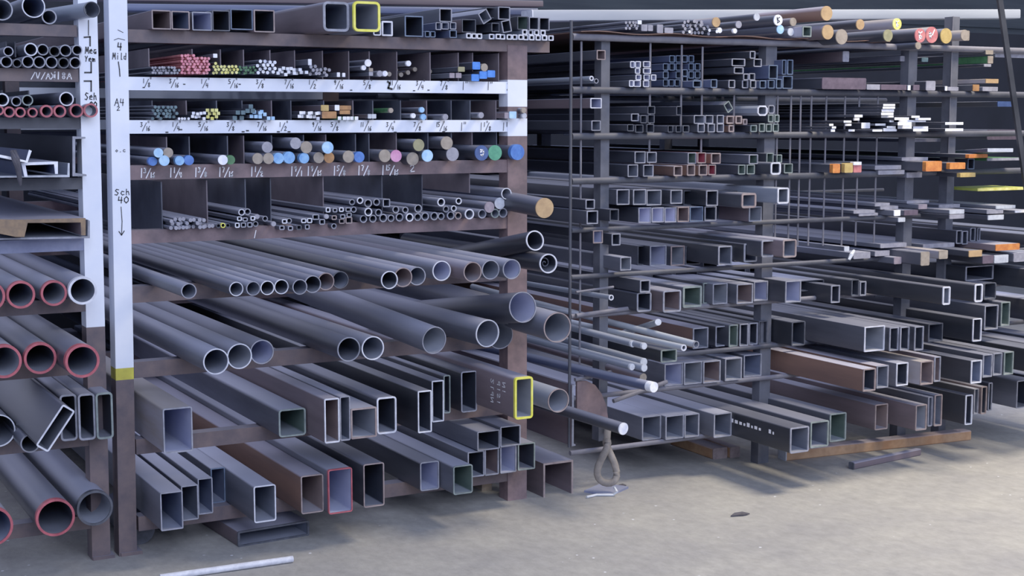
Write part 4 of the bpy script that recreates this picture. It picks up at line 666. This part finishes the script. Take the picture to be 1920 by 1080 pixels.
Flat('D3', 1858, 278, 1893, 285, 'esilver', 'blued', .3, L=1.4, to=(1740, 290), label='thin bluish flat bar with pale end rising above the orange-ended flats'); Flat('D3', 1850, 296, 1918, 301, 'egrey', 'edkgreen', .1, L=3)
T('D3', 1814, 299, 1827, 319, 'bluerim', 'idark', 'dark', 1.5, rad=1)
Flat('D4', 1832, 352, 1925, 357, 'eyellow', 'yellowgreen', .1, L=.2, label='yellow-green flat strip sticking out at the edge of the rack')
for q, e, b in (((1676, 397, 1688, 408), 'ewhite', 'steel'), ((1684, 408, 1697, 416), 'esilver', 'steel'), ((1722, 383, 1738, 392), 'emauve', 'steel'), ((1780, 393, 1808, 401), 'esilver', 'steel'), ((1780, 402, 1808, 410), 'egrey', 'dark'), ((1867, 385, 1904, 391), 'esilver', 'steel'), ((1850, 393, 1881, 401), 'egrey', 'steel'), ((1852, 403, 1882, 412), 'esilver', 'dark'), ((1910, 393, 1935, 397), 'ewhite', 'steel'), ((1903, 399, 1935, 403), 'ewhite', 'steel'), ((1695, 397, 1721, 407), 'epurple', 'steel')): Flat('D4', *q, e, b, .08+(.1 if q[0] > 1770 else 0), L=3)
for q, e, b in (((1676, 482, 1690, 495), 'emauve', 'steel'), ((1583, 462, 1592, 471), 'esilver', 'steel'), ((1726, 472, 1743, 498), 'ebeige', 'dark'), ((1760, 472, 1777, 488), 'ebeige', 'pale'), ((1816, 474, 1841, 486), 'etan', 'dark'), ((1842, 474, 1863, 489), 'epurple', 'dark'), ((1864, 474, 1891, 489), 'esilver', 'dark'), ((1864, 455, 1910, 467), 'eorange', 'brown'), ((1900, 468, 1950, 485), 'egrey', 'steel')): Flat('D5', *q, e, b, .1+(.12 if q[0] > 1700 else 0), L=3)
tubes('D5', [(1793, 432, 1804, 457), (1806, 433, 1817, 458), (1819, 432, 1829, 457), (1832, 432, 1838, 457)], 'raw', 'idark', 'dark', 1.2, p=.05)
bm = bmesh.new(); q = [pt(1601, 470, Y0-.14), pt(1596, 478, Y0-.155), pt(1592, 487, Y0-.155)]; sweep(bm, q, [.006, .009, .006], 8); o = link('tape_strip', finish(bm, 'tape_strip', ['cable_white'])); tag(o, 'pale tape strip wrapped over the flat bars by the second upright', 'tape')
# far tubes
tubes('D6', [(1558, 532, 1575, 565), (1612, 529, 1624, 556)], 'raw', 'idark', 'black', 2, p=.1); T('D6', 1596, 525, 1611, 557, 'darkrim', 'idark', 'black', 2, p=.1)
T('D6', 1767, 540, 1782, 574, 'bright', 'imid', 'black', 3, rad=3); T('D6', 1827, 534, 1843, 568, 'bright', 'idark', 'black', 3, rad=4); T('D6', 1810, 500, 1863, 527, 'raw', 'idark', 'black', 2, rad=1, p=.1); T('D6', 1844, 528, 1868, 560, 'darkrim', 'idark', 'dark', 2, rad=4, p=.2)
T('D7', 1484, 602, 1510, 648, 'darkrim', 'idark', 'black', 2, rad=3, label='black square tube with dull end beside the second upright')
for a, b, c_, d, r, i in ((1621, 611, 1660, 658, 'bright', 'igrey'), (1671, 613, 1689, 657, 'raw', 'idark'), (1690, 612, 1708, 656, 'raw', 'idark'), (1710, 612, 1728, 657, 'raw', 'idark')): T('D7', a, b, c_, d, r, i, 'dark', 2, rad=1)
T('D7', 1823, 597, 1841, 640, 'bright', 'idark', 'black', 2, rad=2); T('D7', 1740, 606, 1768, 640, 'darkrim', 'idark', 'black', 2, rad=1); T('D7', 1876, 566, 1894, 611, 'greenrim', 'igreen', 'dark', 2, rad=1, p=.25); T('D7', 1845, 572, 1872, 618, 'raw', 'idark', 'dark', 2, rad=1, p=.25)
for a, b, c_, d, r, i, bo in ((1618, 691, 1642, 733, 'rustrim', 'idark', 'rust'), (1643, 685, 1666, 727, 'raw', 'imid', 'rust'), (1680, 680, 1703, 723, 'bright', 'idark', 'steel'), (1725, 677, 1750, 721, 'rustrim', 'ibrown', 'pale'), (1751, 668, 1764, 715, 'raw', 'ibrown', 'brown'), (1820, 675, 1841, 718, 'bright', 'iblue', 'black'), (1842, 664, 1861, 707, 'raw', 'iblue', 'dark'), (1862, 661, 1880, 703, 'raw', 'imid', 'dark'), (1881, 659, 1900, 702, 'greenrim', 'igreen', 'dark')):
    T('D8', a, b, c_, d, r, i, bo, 2, rad=1)
for a, b, c_, d, r, i, bo in ((1530, 746, 1551, 767, 'raw', 'idark', 'dark'), (1640, 757, 1665, 805, 'rustrim', 'ibrown', 'brown'), (1716, 758, 1738, 806, 'rustrim', 'igrey', 'brown'), (1739, 743, 1749, 799, 'raw', 'imid', 'steel'), (1751, 739, 1767, 798, 'rustrim', 'imid', 'steel'), (1809, 740, 1824, 796, 'bright', 'idark', 'black'), (1826, 728, 1836, 776, 'raw', 'imid', 'steel'), (1838, 724, 1850, 776, 'rustrim', 'idark', 'brown'), (1852, 717, 1861, 770, 'raw', 'idark', 'dark')):
    T('D9', a, b, c_, d, r, i, bo, 2, rad=2)
# eye-level shelves of far bay
for q, e, b in (((1625, 158, 1650, 168), 'egrey', 'dark'), ((1651, 158, 1700, 168), 'epurple', 'dark'), ((1702, 158, 1707, 167), 'ewhite', 'dark'), ((1712, 158, 1724, 168), 'epurple', 'dark'), ((1736, 150, 1754, 168), 'egrey', 'dark'), ((1772, 160, 1776, 168), 'ewhite', 'dark'), ((1777, 161, 1797, 168), 'egrey', 'dark'), ((1824, 157, 1836, 169), 'ewood', 'dark'), ((1842, 161, 1871, 169), 'egrey', 'steel'), ((1848, 148, 1872, 156), 'etan', 'pale'), ((1540, 146, 1625, 168), 'epurple', 'dark')): Flat('D1', *q, e, b, .05, L=2)
for q, e, b in (((1852, 105, 1862, 119), 'ebeige', 'edkgreen'), ((1688, 105, 1696, 115), 'egrey', 'steel'), ((1728, 108, 1740, 116), 'eteal', 'dark'), ((1777, 104, 1795, 118), 'edeep', 'dark'), ((1848, 94, 1862, 102), 'ebeige', 'dark'), ((1845, 120, 1858, 125), 'egrey', 'dark'), ((1580, 96, 1592, 116), 'egrey', 'brown')): Flat('D1', *q, e, b, -.05 if q[0] < 1800 else .02, L=3)
for q, e, b in (((1870, 190, 1900, 200), 'enavy', 'dark'), ((1850, 243, 1910, 262), 'epurple', 'dark'), ((1690, 260, 1775, 266), 'egrey', 'steel')): Flat('D2', *q, e, b, -.1, L=3)
# leaning bar and cross strip
a, b = pt(1873, -10, Y0-.2), pt(1960, 600, Y0-.25); bm = bmesh.new(); prof_ = [(-.014, -.006), (.014, -.006), (.014, .006), (-.014, .006)]
d_ = (a-b).normalized(); low = b - d_*(b.z/d_.z); n_ = d_.cross(Vector((0, 1, 0))).normalized(); m_ = n_.cross(d_)
A0 = [bm.verts.new(low+n_*x+m_*y) for x, y in prof_]; A1 = [bm.verts.new(a+d_*.2+n_*x+m_*y) for x, y in prof_]; bridge(bm, A0, A1); bm.faces.new(A0); bm.faces.new(A1)
o = link('leaning_bar', finish(bm, 'leaning_bar', ['black'], False)); tag(o, 'long dark flat bar leaning at a slant against the far bay', 'bar')
Flat('D1', 1864, 101, 1990, 109, 'egrey', 'steel', -.02, L=.03, label='grey cross strip behind the leaning bar')
# floor of rack C
def floor_prism(name, a, b, hpx, wid, m, me_, lab, cat, z0=0):
    A, B_ = ptz(a[0], a[1], z0), ptz(b[0], b[1], z0); d = B_-A; h = dz(a[0], a[1], hpx, A.y)
    o = solid_obj(name, rrect(wid, h, .004, 1), d.length, m, me_, A+Vector((0, 0, h/2))); o.rotation_euler = (0, 0, math.atan2(d.y, d.x)-math.pi/2); tag(o, lab, cat); return o
floor_prism('rusty_beam', (1466, 862), (1812, 823), 19, .06, 'rustwood', 'esilver', 'long rusty beam lying along the floor under the far bay', 'beam')
floor_prism('rusty_beam', (1350, 860), (1270, 832), 20, .075, 'rustwood', 'rim_rustrim', 'short rusty beam on the floor under the lowest square tubes', 'beam')
floor_prism('rusty_beam', (1378, 858), (1310, 834), 20, .05, 'rustwood', 'rim_rustrim', 'second short rusty beam, close against the other under square tubes', 'beam')
floor_prism('round_bar', (1596, 880), (1722, 853), 13, .027, 'brown', 'rim_darkrim', 'short dark bar lying alone on the floor before the long rusty beam', 'bar')

# tubes of the far bay that run on past the edge of the photograph
for rk, v0, v1, u_, b in (('D6', 505, 535, 1935, 'dark'), ('D6', 510, 548, 1985, 'black'), ('D7', 560, 600, 1930, 'dark'), ('D7', 565, 606, 1975, 'steel'), ('D8', 652, 696, 1925, 'black'), ('D8', 648, 690, 1965, 'dark'), ('D9', 712, 764, 1905, 'steel'), ('D9', 706, 756, 1945, 'dark'), ('D9', 700, 752, 1985, 'steel'), ('D8', 642, 686, 2010, 'dark'), ('D5', 440, 462, 1945, 'dark'), ('D5', 436, 460, 1985, 'black')):
    T(rk, u_, v0, u_+34, v1, 'raw', 'idark', b, 2, rad=2)

# further pieces whose ends sit back between the others
for q, b in (((1241, 357, 1256, 383), 'dark'), ((1281, 357, 1322, 385), 'black'), ((1348, 360, 1388, 388), 'dark')): T('C4', *q, 'darkrim', 'idark', b, 1.6, p=-.06, rad=1)
for q in ((1318, 462, 1345, 496), (1376, 460, 1396, 492), (1424, 457, 1431, 487)): T('C5', *q, 'darkrim', 'idark', 'steel', 1.6, rad=1, p=-.1)
for q in ((1150, 524, 1172, 548), (1174, 524, 1198, 547)): T('C6', *q, 'darkrim', 'idark', 'steel', 1.6, rad=1, p=-.1)
for q, r in (((1222, 508, 1260, 530), 'steel'), ((1265, 506, 1308, 526), 'steel'), ((1314, 504, 1350, 522), 'steel'), ((1356, 504, 1398, 522), 'steel'), ((1404, 503, 1443, 520), 'steel')): T('C6', *q, 'darkrim', 'idark', r, 1.6, rad=1, p=-.35)
for q, e in (((1640, 383, 1668, 389), 'egrey'), ((1650, 390, 1684, 396), 'egrey'), ((1600, 398, 1640, 404), 'egrey'), ((1610, 405, 1646, 410), 'egrey'), ((1700, 376, 1742, 381), 'egrey'), ((1760, 383, 1800, 390), 'egrey')): Flat('D4', *q, e, 'steel', .02, L=3)
for q, e in (((1640, 470, 1668, 480), 'egrey'), ((1600, 472, 1632, 484), 'egrey'), ((1690, 470, 1722, 482), 'egrey'), ((1650, 456, 1700, 464), 'egrey'), ((1730, 460, 1790, 468), 'egrey'), ((1792, 462, 1850, 470), 'etan')): Flat('D5', *q, e, 'steel', .04, L=3)
for q, e in (((1690, 300, 1740, 306), 'egrey'), ((1640, 310, 1690, 318), 'egrey'), ((1650, 319, 1700, 327), 'egrey'), ((1700, 318, 1729, 328), 'egrey')): Flat('D3', *q, e, 'steel', .02, L=3)
for q in ((1500, 520, 1545, 540), (1640, 528, 1700, 555), (1700, 524, 1750, 548)): T('D6', *q, 'darkrim', 'idark', 'steel', 1.6, p=-.05, rad=1)
bm = bmesh.new(); x0, x1 = pt(1082, 60).x, pt(1660, 80).x; z_ = RAILZ['C0']+.0005; n_ = 40; ring = []
for i in range(n_+1):
    x = x0+(x1-x0)*i/n_; ring.append([bm.verts.new((x, y, z_+dz2+.004*math.sin(i*.7)*(y < Y0)+.004*(y < Y0))) for y, dz2 in ((Y0-.03, 0), (Y0-.03, .003), (Y0+2, .003), (Y0+2, 0))])
for i in range(n_): bridge(bm, ring[i], ring[i+1])
bm.faces.new(ring[0]); bm.faces.new(ring[-1])
o = link('steel_sheet', finish(bm, 'steel_sheet', ['rust'], False)); tag(o, 'thin wavy rusty sheet laid over the topmost rail under the coloured round bars', 'sheet')

# ------------------------------------------------------------------ settle: parallel pieces touch instead of sinking into one another or into the rails
byrow = {}
for b in BODIES: byrow.setdefault(b[1][1:] + ('C' if b[1][0] in 'CD' else b[1][0]), []).append(b)
CAP = .007
for key, bs in byrow.items():
    rz = RAILZ[key[-1] + key[0]]; G_ = .0006
    for it in range(60):
        for i, a in enumerate(bs):
            for b in bs[i+1:]:
                dx, dz_ = b[2]-a[2], b[3]-a[3]
                if a[6] and b[6]:
                    d = math.hypot(dx, dz_) or 1e-6; pen = a[4]+b[4]+G_-d
                    if pen <= 0 or pen > .026: continue
                    mx, mz = dx/d*pen/2, dz_/d*pen/2
                else:
                    px_, pz_ = a[4]+b[4]+G_-abs(dx), a[5]+b[5]+G_-abs(dz_)
                    if px_ <= 0 or pz_ <= 0 or min(px_, pz_) > .026: continue
                    mx, mz = (math.copysign(px_/2, dx), 0) if px_ < pz_ else (0, math.copysign(pz_/2, dz_))
                a[2] -= mx; a[3] -= mz; b[2] += mx; b[3] += mz
        for a in bs:
            cap = (.012 if a[1][0] == 'D' or a[1] in ('B3', 'C1', 'C4', 'C5') else CAP)*(1 if a[4] > .008 else 1.4)
            a[2] = min(max(a[2], a[7]-cap), a[7]+cap); a[3] = min(max(a[3], a[8]-cap), a[8]+cap)
            bot = a[3]-a[5]
            if rz-.012 < bot < rz+.0008 or (0 < bot-rz < .006): a[3] = rz+.0008+a[5]
    for a in bs: a[0].location.x = a[2]; a[0].location.z = a[3]
# thin uprights and pigeonhole plates stand in the gaps between the pieces
def crossing(x0, x1, z0, z1, y1): return [b for b in BODIES if b[2]+b[4] > x0 and b[2]-b[4] < x1 and b[3]+b[5] > z0 and b[3]-b[5] < z1 and b[9] < y1]
for o in [o for o in bpy.data.objects if o.parent and o.name.split('.')[0] in ('divider_plate', 'divider_rod') or (o.parent == RC and o.name.startswith('post'))]:
    vs = [v.co for v in o.data.vertices]; x0, x1 = min(v.x for v in vs), max(v.x for v in vs); z0, z1 = min(v.z for v in vs), max(v.z for v in vs); y1 = max(v.y for v in vs)
    wide = .03 if not o.name.startswith('post') else .024
    best = min((len(crossing(x0+d*.001-.0005, x1+d*.001+.0005, z0, z1, y1)), abs(d), d) for d in range(-int(wide*1000), int(wide*1000)+1, 1))
    d = best[2]*.001; hit = crossing(x0+d, x1+d, z0, z1, y1)
    top = max([b[3]+b[5] for b in hit], default=z0)
    for v in o.data.vertices:
        v.co.x += d
        if hit and o.name.startswith('divider_plate') and abs(v.co.z-z0) < 1e-5: v.co.z = min(top+.001, z1-.01)
# ------------------------------------------------------------------ labels
ORD = ['first', 'second', 'third', 'fourth', 'fifth', 'sixth', 'seventh', 'eighth', 'ninth', 'tenth', 'eleventh', 'twelfth', 'thirteenth', 'fourteenth', 'fifteenth', 'sixteenth', 'seventeenth', 'eighteenth', 'nineteenth', 'twentieth']
ORD += ['twenty-'+x for x in ORD[:9]] + ['thirtieth'] + ['thirty-'+x for x in ORD[:9]]
fam = {}
for it in ITEMS:
    o, rk, u, look, noun, cat, lab, grp = it
    if lab:
        tag(o, lab, cat, grp)
    else:
        fam.setdefault((rk, look, noun), []).append(it)
for (rk, look, noun), its in fam.items():
    R_ = ROWS[rk]; its.sort(key=lambda t: (-t[2] if rk[0] == 'A' else t[2]))
    for i, (o, _, u, lk, nn, cat, lab, grp) in enumerate(its):
        s = '%s %s' % (look, noun)
        if len(its) > 1: s += ', %s from %s' % (ORD[i] if i else 'first', R_['frm'])
        tag(o, s.strip() + ', ' + R_['where'], cat, ('%ss on the %s' % (noun, R_['where'])) if len(its) > 1 else None)
# ------------------------------------------------------------------ light
w_ = bpy.data.worlds.new('world'); sc.world = w_; w_.use_nodes = True
bg = w_.node_tree.nodes['Background']; bg.inputs[0].default_value = rgb('#a4b1d6'); bg.inputs[1].default_value = .9
def area(name, loc, target, size, power, col, sy=None):
    l = bpy.data.lights.new(name, 'AREA'); l.energy = power; l.color = rgb(col)[:3]; l.size = size
    if sy: l.shape = 'RECTANGLE'; l.size_y = sy
    o = bpy.data.objects.new(name, l); COL.objects.link(o); o.location = loc
    o.rotation_euler = (Vector(target)-Vector(loc)).to_track_quat('-Z', 'Y').to_euler(); return o
lw = area('ceiling_lamp_warm', (5.3, 3.3, 4.6), (5.2, 3.3, 0), 1.3, 170, '#fff0d6', 1.6); lw.data.spread = math.radians(120)
area('cool_fill', (1.2, -1.5, 4.0), (2.2, 4.8, 1.1), 5, 330, '#d2deff', 4)
for (x0, x1, keys) in ((XA, xa0, ('A4', 'A5', 'A6', 'A7')), (xb1, xc0, ('B3', 'B4', 'B5', 'B6', 'B7')), (XC0, pt(1700, 400).x, ('C3', 'C4', 'C5', 'C6', 'C7', 'C8')), (pt(1700, 400).x, XC1, ('C4', 'C5', 'C6', 'C7', 'C8'))):
    for k in keys:                       # added unseen fill lights under the shelves, brightening the inside of the rack
        l = bpy.data.lights.new('shelf_fill', 'AREA'); l.shape = 'RECTANGLE'; l.size = (x1-x0)*.92; l.size_y = 1.7; l.energy = 1.15*(x1-x0)*1.7; l.color = rgb('#ccd2f4')[:3]
        lo_ = bpy.data.objects.new('shelf_fill', l); COL.objects.link(lo_); lo_.location = ((x0+x1)/2, Y0+1.0, RAILZ[k]-.045)
sc.view_settings.view_transform = 'Standard'; sc.view_settings.look = 'None'; sc.view_settings.exposure = -.08; sc.view_settings.gamma = 1.28
